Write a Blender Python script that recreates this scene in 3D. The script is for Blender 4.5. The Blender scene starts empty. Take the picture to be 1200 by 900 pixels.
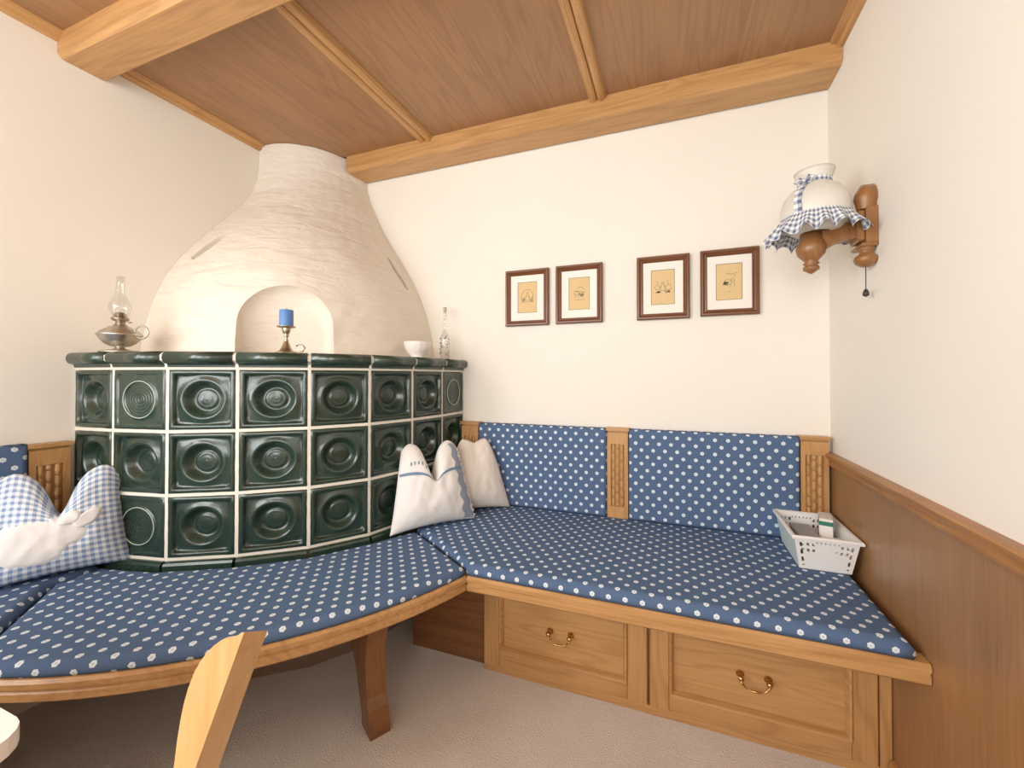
import bpy, bmesh, math, random
from mathutils import Vector, Matrix, noise
random.seed(7)
PI = math.pi
scene = bpy.context.scene
C = scene.collection

# ------------------------------------------------------------------ camera
CAM = Vector((-0.5509, -1.8171, 1.0819))
YAW, PITCH, FPX, PPX, PPY = 0.3467, 0.0107, 469.94, 621.98, 436.22
cam_d = bpy.data.cameras.new('camera')
cam_d.sensor_fit = 'HORIZONTAL'; cam_d.sensor_width = 36.0
cam_d.lens = FPX / 1200 * 36.0
cam_d.shift_x = (600 - PPX) / 1200; cam_d.shift_y = (PPY - 450) / 1200
cam_d.clip_start = 0.02
cam = bpy.data.objects.new('camera', cam_d); C.objects.link(cam)
cam.location = CAM; cam.rotation_euler = (PI/2 + PITCH, 0, YAW)
scene.camera = cam
FWD = Vector((-math.sin(YAW)*math.cos(PITCH), math.cos(YAW)*math.cos(PITCH), math.sin(PITCH)))
RGT = Vector((math.cos(YAW), math.sin(YAW), 0)); UPV = RGT.cross(FWD)
def at_depth(x, y, t): return CAM + (FWD + RGT*((x-PPX)/FPX) - UPV*((y-PPY)/FPX)) * t

# ------------------------------------------------------------------ light
W = 2.535; H = 2.255; REAR = -3.2
scene.view_settings.view_transform = 'Standard'
scene.view_settings.look = 'None'
scene.view_settings.gamma = 1.0
scene.view_settings.use_curve_mapping = False
scene.view_settings.exposure = -0.2
world = bpy.data.worlds.new('world'); scene.world = world; world.use_nodes = True
bg = world.node_tree.nodes['Background']; bg.inputs[0].default_value = (0.85, 0.92, 1.0, 1); bg.inputs[1].default_value = 1.2
def area(name, loc, rot, sx, sy, power, col):
    l = bpy.data.lights.new(name, 'AREA'); l.shape = 'RECTANGLE'; l.size = sx; l.size_y = sy; l.energy = power; l.color = col
    o = bpy.data.objects.new(name, l); C.objects.link(o); o.location = loc; o.rotation_euler = rot
    return o
# daylight entering through the three windows of the room (two in the rear wall, one in the left wall)
area('window_daylight', (-1.95, REAR+0.03, 1.45), (PI/2, 0, 0), 0.86, 1.06, 27, (0.965, 0.985, 1.0))
area('window_daylight', (-0.75, REAR+0.03, 1.45), (PI/2, 0, 0), 0.86, 1.06, 24, (0.965, 0.985, 1.0))
area('window_daylight', (-W+0.03, -2.45, 1.45), (0, -PI/2, 0), 1.06, 0.96, 36, (0.965, 0.985, 1.0))

# ------------------------------------------------------------------ materials
def lin(c): return tuple((v/12.92 if v <= 0.04045 else ((v+0.055)/1.055)**2.4) for v in c)
def hexc(h): h = h.lstrip('#'); return lin(tuple(int(h[i:i+2], 16)/255 for i in (0, 2, 4))) + (1,)
MATS = {}
def newmat(name):
    m = bpy.data.materials.new(name); m.use_nodes = True; nt = m.node_tree
    MATS[name] = m
    return m, nt, nt.nodes['Principled BSDF']
def nd(nt, typ, **kw):
    n = nt.nodes.new(typ)
    for k, v in kw.items():
        if k.startswith('i_'):
            key = k[2:]; key = int(key) if key.isdigit() else key
            n.inputs[key].default_value = v
        else: setattr(n, k, v)
    return n
def math_(nt, op, a, b=None, c=None):
    n = nt.nodes.new('ShaderNodeMath'); n.operation = op
    for i, v in enumerate((a, b, c)):
        if v is None: continue
        if isinstance(v, (int, float)): n.inputs[i].default_value = v
        else: nt.links.new(v, n.inputs[i])
    return n.outputs[0]
def mixc(nt, fac, a, b):
    n = nt.nodes.new('ShaderNodeMix'); n.data_type = 'RGBA'
    for sock, v in ((n.inputs[0], fac), (n.inputs[6], a), (n.inputs[7], b)):
        if isinstance(v, (int, float, tuple)): sock.default_value = v
        else: nt.links.new(v, sock)
    return n.outputs[2]
def bump(nt, bsdf, h, strength=0.3, dist=0.01):
    b = nd(nt, 'ShaderNodeBump', i_Strength=strength, i_Distance=dist)
    nt.links.new(h, b.inputs['Height']); nt.links.new(b.outputs[0], bsdf.inputs['Normal'])
def plain(name, col, rough=0.5, metal=0.0, vary=0.06, scale=30, bmp=0.0, **kw):
    m, nt, b = newmat(name)
    tc = nd(nt, 'ShaderNodeTexCoord'); n = nd(nt, 'ShaderNodeTexNoise', i_Scale=scale, i_Detail=4.0)
    nt.links.new(tc.outputs['Object'], n.inputs['Vector'])
    c = hexc(col); d = tuple(max(0, v*(1-vary*2)) for v in c[:3]) + (1,)
    nt.links.new(mixc(nt, n.outputs[0], d, c), b.inputs['Base Color'])
    b.inputs['Roughness'].default_value = rough; b.inputs['Metallic'].default_value = metal
    if bmp: bump(nt, b, n.outputs[0], bmp, 0.004)
    for k, v in kw.items(): b.inputs[k.replace('_', ' ')].default_value = v
    return m
def wood(name, light, dark, axis, rough=0.42, figure=1.0, fine=1.0, coat=0.15):
    m, nt, b = newmat(name)
    tc = nd(nt, 'ShaderNodeTexCoord'); oi = nd(nt, 'ShaderNodeObjectInfo')
    off = nd(nt, 'ShaderNodeVectorMath', operation='SCALE'); off.inputs[3].default_value = 7.0
    cmb = nd(nt, 'ShaderNodeCombineXYZ')
    for k in range(3): nt.links.new(oi.outputs['Random'], cmb.inputs[k])
    nt.links.new(cmb.outputs[0], off.inputs[0])
    add = nd(nt, 'ShaderNodeVectorMath', operation='ADD')
    nt.links.new(tc.outputs['Object'], add.inputs[0]); nt.links.new(off.outputs[0], add.inputs[1])
    sc1 = [9.0]*3; sc1[axis] = 0.9
    sc2 = [130.0]*3; sc2[axis] = 5.0
    m1 = nd(nt, 'ShaderNodeMapping'); m1.inputs['Scale'].default_value = sc1
    m2 = nd(nt, 'ShaderNodeMapping'); m2.inputs['Scale'].default_value = sc2
    nt.links.new(add.outputs[0], m1.inputs[0]); nt.links.new(add.outputs[0], m2.inputs[0])
    n1 = nd(nt, 'ShaderNodeTexNoise', i_Scale=1.0, i_Detail=2.0, i_Distortion=0.4); nt.links.new(m1.outputs[0], n1.inputs['Vector'])
    rings = math_(nt, 'SINE', math_(nt, 'MULTIPLY', n1.outputs[0], 60.0))
    rings = math_(nt, 'MULTIPLY_ADD', rings, 0.5, 0.5)
    rings = math_(nt, 'POWER', rings, 3.0)
    n2 = nd(nt, 'ShaderNodeTexNoise', i_Scale=1.0, i_Detail=3.0); nt.links.new(m2.outputs[0], n2.inputs['Vector'])
    n3 = nd(nt, 'ShaderNodeTexNoise', i_Scale=0.7, i_Detail=2.0); nt.links.new(m1.outputs[0], n3.inputs['Vector'])
    pores = math_(nt, 'SMOOTHSTEP', n2.outputs[0], 0.45, 0.75) if False else math_(nt, 'MULTIPLY', math_(nt, 'SUBTRACT', n2.outputs[0], 0.35), 1.2*fine)
    fac = math_(nt, 'ADD', math_(nt, 'MULTIPLY', rings, 0.28*figure), math_(nt, 'ADD', math_(nt, 'MULTIPLY', pores, 0.7), math_(nt, 'MULTIPLY', math_(nt, 'SUBTRACT', n3.outputs[0], 0.4), 0.6)))
    cl = nd(nt, 'ShaderNodeClamp'); nt.links.new(fac, cl.inputs[0])
    nt.links.new(mixc(nt, cl.outputs[0], hexc(light), hexc(dark)), b.inputs['Base Color'])
    b.inputs['Roughness'].default_value = rough; b.inputs['Coat Weight'].default_value = coat; b.inputs['Coat Roughness'].default_value = 0.3
    bump(nt, b, n2.outputs[0], 0.12, 0.002)
    return m
OAK = ('#CB9C65', '#9C6C3C'); CEIL = ('#AA8059', '#80593A'); WAIN = ('#A67B52', '#7E5734')
for a, ax in enumerate('xyz'):
    wood('oak_'+ax, *OAK, a); wood('oakdark_'+ax, '#B9854E', '#85552B', a)
    wood('walnut_'+ax, '#7A4A29', '#4A2812', a, figure=0.5, rough=0.3, coat=0.3)
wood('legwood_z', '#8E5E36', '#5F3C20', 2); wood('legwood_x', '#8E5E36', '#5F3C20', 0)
wood('ceiling_y', *CEIL, 1, figure=0.9, fine=0.6, rough=0.5, coat=0.1); wood('wainscot_z', *WAIN, 2, figure=0.4, rough=0.38, coat=0.3)
wood('sconce_wood', '#9C6B3B', '#67401F', 2, figure=0.6, coat=0.4); wood('chair_wood', '#DDB077', '#BE8444', 2, figure=0.8, coat=0.35)
def plaster(name, col, scale, strength):
    m, nt, b = newmat(name)
    tc = nd(nt, 'ShaderNodeTexCoord')
    n = nd(nt, 'ShaderNodeTexNoise', i_Scale=scale, i_Detail=6.0, i_Roughness=0.6); nt.links.new(tc.outputs['Object'], n.inputs['Vector'])
    n2 = nd(nt, 'ShaderNodeTexNoise', i_Scale=2.2, i_Detail=2.0); nt.links.new(tc.outputs['Object'], n2.inputs['Vector'])
    c = hexc(col); d = tuple(v*0.94 for v in c[:3]) + (1,)
    nt.links.new(mixc(nt, n2.outputs[0], d, c), b.inputs['Base Color'])
    b.inputs['Roughness'].default_value = 0.9; b.inputs['Specular IOR Level'].default_value = 0.2
    bump(nt, b, n.outputs[0], strength, 0.01)
plaster('wall_paint', '#F6F0E5', 40, 0.06)
m, nt, b = newmat('hood_plaster')
tc = nd(nt, 'ShaderNodeTexCoord'); mp = nd(nt, 'ShaderNodeMapping'); mp.inputs['Scale'].default_value = (7, 7, 22); mp.inputs['Rotation'].default_value = (0.35, 0.25, 0)
nt.links.new(tc.outputs['Object'], mp.inputs[0])
n = nd(nt, 'ShaderNodeTexNoise', i_Scale=1.0, i_Detail=5.0, i_Roughness=0.55, i_Distortion=0.8); nt.links.new(mp.outputs[0], n.inputs['Vector'])
b.inputs['Base Color'].default_value = hexc('#ECE3D6'); b.inputs['Roughness'].default_value = 0.9; b.inputs['Specular IOR Level'].default_value = 0.2
bump(nt, b, n.outputs[0], 0.55, 0.02)
# carpet
m, nt, b = newmat('carpet')
tc = nd(nt, 'ShaderNodeTexCoord'); n = nd(nt, 'ShaderNodeTexNoise', i_Scale=220.0, i_Detail=4.0); nt.links.new(tc.outputs['Object'], n.inputs['Vector'])
n2 = nd(nt, 'ShaderNodeTexNoise', i_Scale=7.0, i_Detail=3.0); nt.links.new(tc.outputs['Object'], n2.inputs['Vector'])
f = math_(nt, 'ADD', math_(nt, 'MULTIPLY', n.outputs[0], 0.6), math_(nt, 'MULTIPLY', n2.outputs[0], 0.4))
nt.links.new(mixc(nt, f, hexc('#D6CCC2'), hexc('#FBF6EF')), b.inputs['Base Color'])
b.inputs['Roughness'].default_value = 1.0; b.inputs['Specular IOR Level'].default_value = 0.1
bump(nt, b, n.outputs[0], 0.8, 0.006)
# glazed green
m, nt, b = newmat('green_glaze')
tc = nd(nt, 'ShaderNodeTexCoord'); oi = nd(nt, 'ShaderNodeObjectInfo')
n = nd(nt, 'ShaderNodeTexNoise', i_Scale=14.0, i_Detail=4.0); nt.links.new(tc.outputs['Object'], n.inputs['Vector'])
f = math_(nt, 'ADD', math_(nt, 'MULTIPLY', n.outputs[0], 0.8), math_(nt, 'MULTIPLY', oi.outputs['Random'], 0.3))
nt.links.new(mixc(nt, f, hexc('#14261C'), hexc('#33473B')), b.inputs['Base Color'])
b.inputs['Roughness'].default_value = 0.27; b.inputs['Coat Weight'].default_value = 0.5; b.inputs['Coat Roughness'].default_value = 0.12
bump(nt, b, n.outputs[0], 0.25, 0.006)
plain('shaded_base_plaster', '#8C7664', 0.95, bmp=0.2, scale=60); plain('ring_glaze', '#C3CBBB', 0.35)  # stove base: cream plaster, shade under the bench put into its brown colour
plain('grout', '#EFE7D8', 0.9, bmp=0.2, scale=80)
# blue fabric with a small rosette print (UV in metres)
def dot_fabric(name, pu, pv, base, dark, r):
    m, nt, b = newmat(name)
    uv = nd(nt, 'ShaderNodeUVMap'); sp = nd(nt, 'ShaderNodeSeparateXYZ'); nt.links.new(uv.outputs[0], sp.inputs[0])
    ds = []
    for o in (0.0, 0.5):
        fx = math_(nt, 'MULTIPLY', math_(nt, 'SUBTRACT', math_(nt, 'FRACT', math_(nt, 'ADD', math_(nt, 'DIVIDE', sp.outputs[0], pu), o)), 0.5), pu)
        fy = math_(nt, 'MULTIPLY', math_(nt, 'SUBTRACT', math_(nt, 'FRACT', math_(nt, 'ADD', math_(nt, 'DIVIDE', sp.outputs[1], pv), o)), 0.5), pv)
        d = math_(nt, 'SQRT', math_(nt, 'ADD', math_(nt, 'MULTIPLY', fx, fx), math_(nt, 'MULTIPLY', fy, fy)))
        ang = math_(nt, 'ARCTAN2', fy, fx)
        ds.append(math_(nt, 'ADD', d, math_(nt, 'MULTIPLY', math_(nt, 'COSINE', math_(nt, 'MULTIPLY', ang, 6.0)), r*0.07)))
    d = math_(nt, 'MINIMUM', ds[0], ds[1])
    inside = math_(nt, 'LESS_THAN', d, r)
    eye = math_(nt, 'MULTIPLY', math_(nt, 'LESS_THAN', d, r*0.36), 0.45)
    nz = nd(nt, 'ShaderNodeTexNoise', i_Scale=500.0, i_Detail=2.0); nt.links.new(uv.outputs[0], nz.inputs['Vector'])
    cb = mixc(nt, nz.outputs[0], hexc(dark), hexc(base))
    cd = mixc(nt, eye, hexc('#E0E9EE'), hexc('#93ABC6'))
    nt.links.new(mixc(nt, inside, cb, cd), b.inputs['Base Color'])
    b.inputs['Roughness'].default_value = 1.0; b.inputs['Specular IOR Level'].default_value = 0.05
    bump(nt, b, nz.outputs[0], 0.2, 0.001)
dot_fabric('dot_fabric', 0.0475, 0.057, '#667B9B', '#4E6484', 0.0073)
def gingham(name, p, c1, c2, w=0.5):
    m, nt, b = newmat(name)
    uv = nd(nt, 'ShaderNodeUVMap'); sp = nd(nt, 'ShaderNodeSeparateXYZ'); nt.links.new(uv.outputs[0], sp.inputs[0])
    s = [math_(nt, 'LESS_THAN', math_(nt, 'FRACT', math_(nt, 'DIVIDE', sp.outputs[k], p)), w) for k in (0, 1)]
    f = math_(nt, 'MULTIPLY', math_(nt, 'ADD', s[0], s[1]), 0.5)
    nz = nd(nt, 'ShaderNodeTexNoise', i_Scale=400.0); nt.links.new(uv.outputs[0], nz.inputs['Vector'])
    f = math_(nt, 'MULTIPLY', f, math_(nt, 'MULTIPLY_ADD', nz.outputs[0], 0.5, 0.7))
    nt.links.new(mixc(nt, f, hexc(c1), hexc(c2)), b.inputs['Base Color'])
    b.inputs['Roughness'].default_value = 0.95; b.inputs['Specular IOR Level'].default_value = 0.1
gingham('gingham_blue', 0.0185, '#EFF1F3', '#7E97BE'); gingham('gingham_navy', 0.015, '#F1F1F0', '#5A6A8A')
plain('white_linen', '#F1EDE8', 0.95, vary=0.03, scale=300, bmp=0.1)
plain('cream_linen', '#EFE6DA', 0.95, vary=0.03, scale=300, bmp=0.1)
plain('grey_print', '#A9B3C2', 0.95, vary=0.2, scale=120)
plain('band_blue', '#8FA6C4', 0.95, vary=0.3, scale=200)
plain('pewter', '#DAD4C8', 0.38, 1.0, vary=0.2, scale=40)
plain('brass', '#D2A86C', 0.25, 1.0, vary=0.1, scale=60); plain('brass_dark', '#BBAE98', 0.32, 1.0, vary=0.2, scale=60)
plain('candle_wax', '#5E8CC8', 0.45, vary=0.05, Subsurface_Weight=0.1)
plain('porcelain', '#F4EEE8', 0.3, vary=0.05, scale=60, bmp=0.3)
plain('white_plastic', '#F4F1EC', 0.4, vary=0.02); plain('mint_plastic', '#E2EFE7', 0.4, vary=0.03)
plain('paper', '#F3EEE6', 0.8, vary=0.03); plain('green_print', '#2F7A68', 0.6); plain('grey_card', '#B4B2B4', 0.7, vary=0.1)
plain('mat_board', '#F5F0E6', 0.9, vary=0.01); plain('print_paper', '#E7C995', 0.85, vary=0.06, scale=40); plain('ink', '#6F6A58', 0.8)
plain('white_lacquer', '#EDE7DF', 0.4, vary=0.02); plain('black_knob', '#3A3732', 0.4); plain('shade_glass', '#F1EBE0', 0.35, vary=0.05, Transmission_Weight=0.15)
plain('window_white', '#F3F0EA', 0.5)
m, nt, b = newmat('clear_glass')        # thin-walled glass: mostly clear, reflecting towards its edges
b.inputs['Base Color'].default_value = (0.9, 0.92, 0.92, 1); b.inputs['Roughness'].default_value = 0.05
tr = nd(nt, 'ShaderNodeBsdfTransparent'); tr.inputs[0].default_value = (0.97, 0.975, 0.97, 1)
lw = nd(nt, 'ShaderNodeLayerWeight', i_Blend=0.25); n = nd(nt, 'ShaderNodeTexNoise', i_Scale=8.0)
fa = math_(nt, 'ADD', math_(nt, 'MULTIPLY', lw.outputs['Facing'], 0.38), math_(nt, 'MULTIPLY', n.outputs[0], 0.06))
gs = nd(nt, 'ShaderNodeBsdfGlossy', i_Roughness=0.05); mx = nd(nt, 'ShaderNodeMixShader')
nt.links.new(fa, mx.inputs[0]); nt.links.new(tr.outputs[0], mx.inputs[1]); nt.links.new(gs.outputs[0], mx.inputs[2])
nt.links.new(mx.outputs[0], nt.nodes['Material Output'].inputs[0])
plain('glass_paint', '#6A6A66', 0.5)

# ------------------------------------------------------------------ mesh helpers
class MB:
    def __init__(s): s.v = []; s.f = []; s.uv = None; s.smooth = set()
    def add(s, vs, fs, smooth=False):
        o = len(s.v); s.v += [Vector(p) for p in vs]
        for f in fs:
            if smooth: s.smooth.add(len(s.f))
            s.f.append(tuple(i+o for i in f))
        return s
    def box(s, a, b):
        x0, y0, z0 = (min(a[i], b[i]) for i in range(3)); x1, y1, z1 = (max(a[i], b[i]) for i in range(3))
        return s.add([(x0,y0,z0),(x1,y0,z0),(x1,y1,z0),(x0,y1,z0),(x0,y0,z1),(x1,y0,z1),(x1,y1,z1),(x0,y1,z1)],
                     [(0,3,2,1),(4,5,6,7),(0,1,5,4),(1,2,6,5),(2,3,7,6),(3,0,4,7)])
    def bevbox(s, a, b, r=0.004):
        # box with a chamfer of r on every edge: hull of three inset boxes
        lo = [min(a[i], b[i]) for i in range(3)]; hi = [max(a[i], b[i]) for i in range(3)]
        r = min([r] + [(hi[i]-lo[i])*0.45 for i in range(3)])
        bm = bmesh.new()
        for ax in range(3):
            for k in range(8):
                p = []
                for i in range(3):
                    side = (k >> i) & 1; d = 0 if i == ax else r
                    p.append(hi[i]-d if side else lo[i]+d)
                bm.verts.new(p)
        bmesh.ops.convex_hull(bm, input=bm.verts)
        bm.verts.index_update()
        s.add([v.co.copy() for v in bm.verts], [tuple(v.index for v in f.verts) for f in bm.faces]); bm.free()
        return s
    def prism(s, poly, fn0, fn1):
        n = len(poly); vs = [fn0(p) for p in poly] + [fn1(p) for p in poly]
        fs = [tuple(range(n))[::-1], tuple(range(n, 2*n))] + [(i, (i+1) % n, n+(i+1) % n, n+i) for i in range(n)]
        return s.add(vs, fs)
    def lathe(s, prof, seg=28, c=(0,0,0), M=None):
        o = []; n = len(prof); c = Vector(c)
        for r, z in prof:
            for k in range(seg):
                p = Vector((r*math.cos(2*PI*k/seg), r*math.sin(2*PI*k/seg), z))
                o.append((M @ p if M else p) + c)
        fs = [(i*seg+k, i*seg+(k+1) % seg, (i+1)*seg+(k+1) % seg, (i+1)*seg+k) for i in range(n-1) for k in range(seg)]
        return s.add(o, fs, True)
    def tube(s, pts, r, seg=10, closed=False):
        pts = [Vector(p) for p in pts]; n = len(pts); rs = r if isinstance(r, (list, tuple)) else [r]*n
        o = []; up = Vector((0.13, 0.21, 0.97))
        for i, p in enumerate(pts):
            t = (pts[(i+1) % n] - pts[i-1]) if closed else (pts[min(i+1, n-1)] - pts[max(i-1, 0)])
            t.normalize(); a = t.cross(up)
            if a.length < 0.05: a = t.cross(Vector((1, 0, 0)))
            a.normalize(); bb = t.cross(a)
            for k in range(seg): o.append(p + a*(rs[i]*math.cos(2*PI*k/seg)) + bb*(rs[i]*math.sin(2*PI*k/seg)))
        m = n if closed else n-1
        fs = [(i*seg+k, i*seg+(k+1) % seg, ((i+1) % n)*seg+(k+1) % seg, ((i+1) % n)*seg+k) for i in range(m) for k in range(seg)]
        if not closed: fs += [tuple(range(seg))[::-1], tuple(range((n-1)*seg, n*seg))]
        return s.add(o, fs, True)
    def grid(s, fn, nu, nv, closed_u=False):
        vs = [fn(i/nu, j/nv) for j in range(nv+1) for i in range(nu if closed_u else nu+1)]
        w = nu if closed_u else nu+1
        fs = [(j*w+i, j*w+(i+1) % w, (j+1)*w+(i+1) % w, (j+1)*w+i) for j in range(nv) for i in range(nu)]
        return s.add(vs, fs, True)
WM = {}
def mesh_from(mb, name, inv=None, recalc=True):
    me = bpy.data.meshes.new(name)
    me.from_pydata([(inv @ v if inv else v) for v in mb.v], [], mb.f)
    if mb.uv:
        ul = me.uv_layers.new(name='UVMap')
        for l in me.loops: ul.data[l.index].uv = mb.uv[l.vertex_index]
    for i, p in enumerate(me.polygons): p.use_smooth = i in mb.smooth
    if recalc:
        bm = bmesh.new(); bm.from_mesh(me); bmesh.ops.recalc_face_normals(bm, faces=bm.faces); bm.to_mesh(me); bm.free()
    return me
def tag(o, label=None, cat=None, group=None, kind=None):
    for k, v in (('label', label), ('category', cat), ('group', group), ('kind', kind)):
        if v: o[k] = v
    return o
def obj(name, mb, mat, parent=None, local=False):
    """one mesh object; vertices are given in world space unless local"""
    if parent is not None:
        inv = None if local else WM[parent].inverted()
        o = bpy.data.objects.new(name, mesh_from(mb, name, inv)); o.parent = parent; WM[o] = WM[parent]
    else:
        lo = Vector([min(v[i] for v in mb.v) for i in range(3)]); hi = Vector([max(v[i] for v in mb.v) for i in range(3)])
        M = Matrix.Translation(((lo.x+hi.x)/2, (lo.y+hi.y)/2, lo.z))
        o = bpy.data.objects.new(name, mesh_from(mb, name, M.inverted())); o.matrix_world = M; WM[o] = M
    C.objects.link(o)
    if mat: o.data.materials.append(MATS[mat])
    return o
def thing(name, label, cat, loc=(0,0,0), rot=(0,0,0), group=None, kind=None):
    o = bpy.data.objects.new(name, None); C.objects.link(o); o.empty_display_size = 0.05
    o.location = loc; o.rotation_euler = rot
    from mathutils import Euler
    WM[o] = Matrix.Translation(loc) @ Euler(rot).to_matrix().to_4x4()
    return tag(o, label, cat, group, kind)
def struct(name, mb, mat, label=None): return tag(obj(name, mb, mat), label, None, None, 'structure')
def offset_path(P, d, closed=False):
    """offset a plan polyline to its right-hand side by d with mitred corners"""
    n = len(P); out = []
    for i in range(n):
        a = P[i-1] if (closed or i > 0) else None; c = P[(i+1) % n] if (closed or i < n-1) else None
        ns = []
        for p, q in ((a, P[i]), (P[i], c)):
            if p is None or q is None: continue
            t = Vector((q[0]-p[0], q[1]-p[1]))
            if t.length < 1e-9: continue
            t.normalize(); ns.append(Vector((t.y, -t.x)))
        m = sum(ns, Vector((0, 0))); m.normalize()
        k = d / max(0.4, m.dot(ns[0]))
        out.append((P[i][0]+m.x*k, P[i][1]+m.y*k))
    return out
def sweep(mb, path, prof, smooth=False):
    """profile (outward d, z) closed polygon swept along an open plan path"""
    rows = [[(x, y, z) for (x, y) in offset_path(path, d)] for d, z in prof]
    n = len(path); m = len(prof)
    vs = [rows[j][i] for i in range(n) for j in range(m)]
    fs = [(i*m+j, i*m+(j+1) % m, (i+1)*m+(j+1) % m, (i+1)*m+j) for i in range(n-1) for j in range(m)]
    fs += [tuple(range(m))[::-1], tuple(range((n-1)*m, n*m))]
    return mb.add(vs, fs, smooth)
def cushion(poly, z0, z1, r=0.022, swell=0.004):
    """padded seat over a plan polygon (clockwise = outward on the right), UV in metres"""
    mb = MB(); n = len(poly); uv = []; rings = []
    q0 = r*PI/2; steps = [(-swell*0.8, z0, q0+z1-r-z0)]
    for k in range(6):
        a = k/5*PI/2
        steps.append((-r*(1-math.cos(a)), z1-r+r*math.sin(a), q0*(1-k/5)))
    outer = offset_path(poly, 0, True)
    for d, z, drop in steps:
        ring = offset_path(poly, d, True); base = offset_path(poly, -r + drop, True)
        rings.append((ring, z, base))
    for ring, z, base in rings:
        for p, q in zip(ring, base): mb.v.append(Vector((p[0], p[1], z))); uv.append(q)
    m = len(rings)
    for j in range(m-1):
        for i in range(n):
            mb.smooth.add(len(mb.f)); mb.f.append((j*n+i, j*n+(i+1) % n, (j+1)*n+(i+1) % n, (j+1)*n+i))
    mb.f.append(tuple(range((m-1)*n, m*n))); mb.f.append(tuple(range(n))[::-1])
    mb.uv = uv
    return mb
def lerp(a, b, t): return a+(b-a)*t
def interp(tab, x):
    for (x0, y0), (x1, y1) in zip(tab, tab[1:]):
        if x <= x1: 
            t = (x-x0)/(x1-x0); t = max(0, min(1, t)); return y0+(y1-y0)*t
    return tab[-1][1]

# ------------------------------------------------------------------ the room
T = 0.15
struct('floor', MB().box((-W-T, REAR-T, -0.1), (T, T, 0)), 'carpet', 'beige short pile carpet floor')
struct('wall_back', MB().box((-W-T, 0, 0), (T, T, H+0.1)), 'wall_paint', 'cream painted back wall with the four pictures')
wr = struct('wall_right', MB().box((0, REAR-T, 0), (T, 0, H+0.1)), 'wall_paint', 'cream painted right wall above wooden panelling')
# left and rear walls with window openings
mb = MB(); y0, y1, z0, z1 = -2.93, -1.97, 0.92, 1.98
mb.box((-W-T, REAR, 0), (-W, y0, H+0.1)); mb.box((-W-T, y1, 0), (-W, 0, H+0.1)); mb.box((-W-T, y0, 0), (-W, y1, z0)); mb.box((-W-T, y0, z1), (-W, y1, H+0.1))
struct('wall_left', mb, 'wall_paint', 'cream painted left wall beside the stove')
mb = MB(); xs = [-W-T, -2.38, -1.52, -1.18, -0.32, 0]
for i in (0, 2, 4): mb.box((xs[i], REAR-T, 0), (xs[i+1], REAR, H+0.1))
for i in (1, 3): mb.box((xs[i], REAR-T, 0), (xs[i+1], REAR, z0)); mb.box((xs[i], REAR-T, z1), (xs[i+1], REAR, H+0.1))
struct('wall_rear', mb, 'wall_paint', 'cream painted wall with two windows behind the viewer')
def window(n, fn, w, h):
    def P(u, v, d): return fn(u, v, d)
    def bar(u0, v0, u1, v1): return MB().prism([(u0, v0), (u1, v0), (u1, v1), (u0, v1)], lambda p: P(p[0], p[1], 0.05), lambda p: P(p[0], p[1], 0.10))
    f = MB()
    for a in ((0, 0, w, .06), (0, h-.06, w, h), (0, .06, .06, h-.06), (w-.06, .06, w, h-.06), (w/2-.03, .06, w/2+.03, h-.06)):
        q = bar(*a); f.add(q.v, q.f)
    o = struct('window_%d' % n, f, 'window_white', 'white framed window')
    obj('pane', MB().prism([(.06, .06), (w-.06, .06), (w-.06, h-.06), (.06, h-.06)], lambda p: P(p[0], p[1], 0.07), lambda p: P(p[0], p[1], 0.075)), 'clear_glass', o)
window(1, lambda u, v, d: (-2.38+u, REAR-d, z0+v), .86, 1.06)
window(2, lambda u, v, d: (-1.18+u, REAR-d, z0+v), .86, 1.06)
window(3, lambda u, v, d: (-W-d, y0+u, z0+v), 0.96, 1.06)
# wainscot on the right wall
ZW = 0.798
wp = obj('wainscot_panel', MB().box((-0.007, REAR, 0), (0, -0.001, ZW-0.02)), 'wainscot_z', wr)
cap = [(0, ZW-0.045), (0.018, ZW-0.045), (0.020, ZW-0.038), (0.016, ZW-0.034), (0.016, ZW-0.022), (0.028, ZW-0.016), (0.030, ZW-0.006), (0.026, ZW), (0, ZW)]
obj('cap_rail', MB().prism(cap, lambda p: (-p[0], -0.001, p[1]), lambda p: (-p[0], REAR, p[1])), 'oakdark_y', wr)
bb = [(0.007, 0), (0.022, 0), (0.022, 0.045), (0.016, 0.058), (0.007, 0.06)]
struct('baseboard_right', MB().prism(bb, lambda p: (-p[0], -0.476, p[1]), lambda p: (-p[0], REAR, p[1])), 'oakdark_y', 'dark wooden baseboard on the right wall')

# ceiling: backing, panels, battens, beams, edge trims
ce = struct('ceiling', MB().box((-W-T, REAR-T, H+0.012), (T, T, H+0.1)), 'ceiling_y', 'panelled wooden ceiling with battens and beams')
B1, B2 = -1.700, -0.855
pe = [-W, B1, B2, 0]
for k in range(3):
    for ya, yb in ((-0.15, -0.96), (-1.085, -2.45), (-2.45, REAR)):
        obj('panel', MB().box((pe[k]+0.001, ya, H-0.002), (pe[k+1]-0.001, yb, H+0.011)), 'ceiling_y', ce)
def batten(xc, w, ya, yb):
    h = w/2; pr = [(-h, H)]
    for c in (-0.46*h, 0.46*h):
        for k in range(7):
            a = PI - k/6*PI
            pr.append((c+0.46*h*math.cos(a)*(-1 if False else 1), H-0.008-0.016*math.sin(a)))
    pr.append((h, H))
    return MB().prism(pr, lambda p: (xc+p[0], ya, p[1]), lambda p: (xc+p[0], yb, p[1]))
for xc, w in ((B1, 0.078), (B2, 0.074)):
    for ya, yb in ((-0.153, -0.957), (-1.09, REAR)): obj('batten', batten(xc, w, ya, yb), 'oak_y', ce)
ZB = 2.1734
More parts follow.
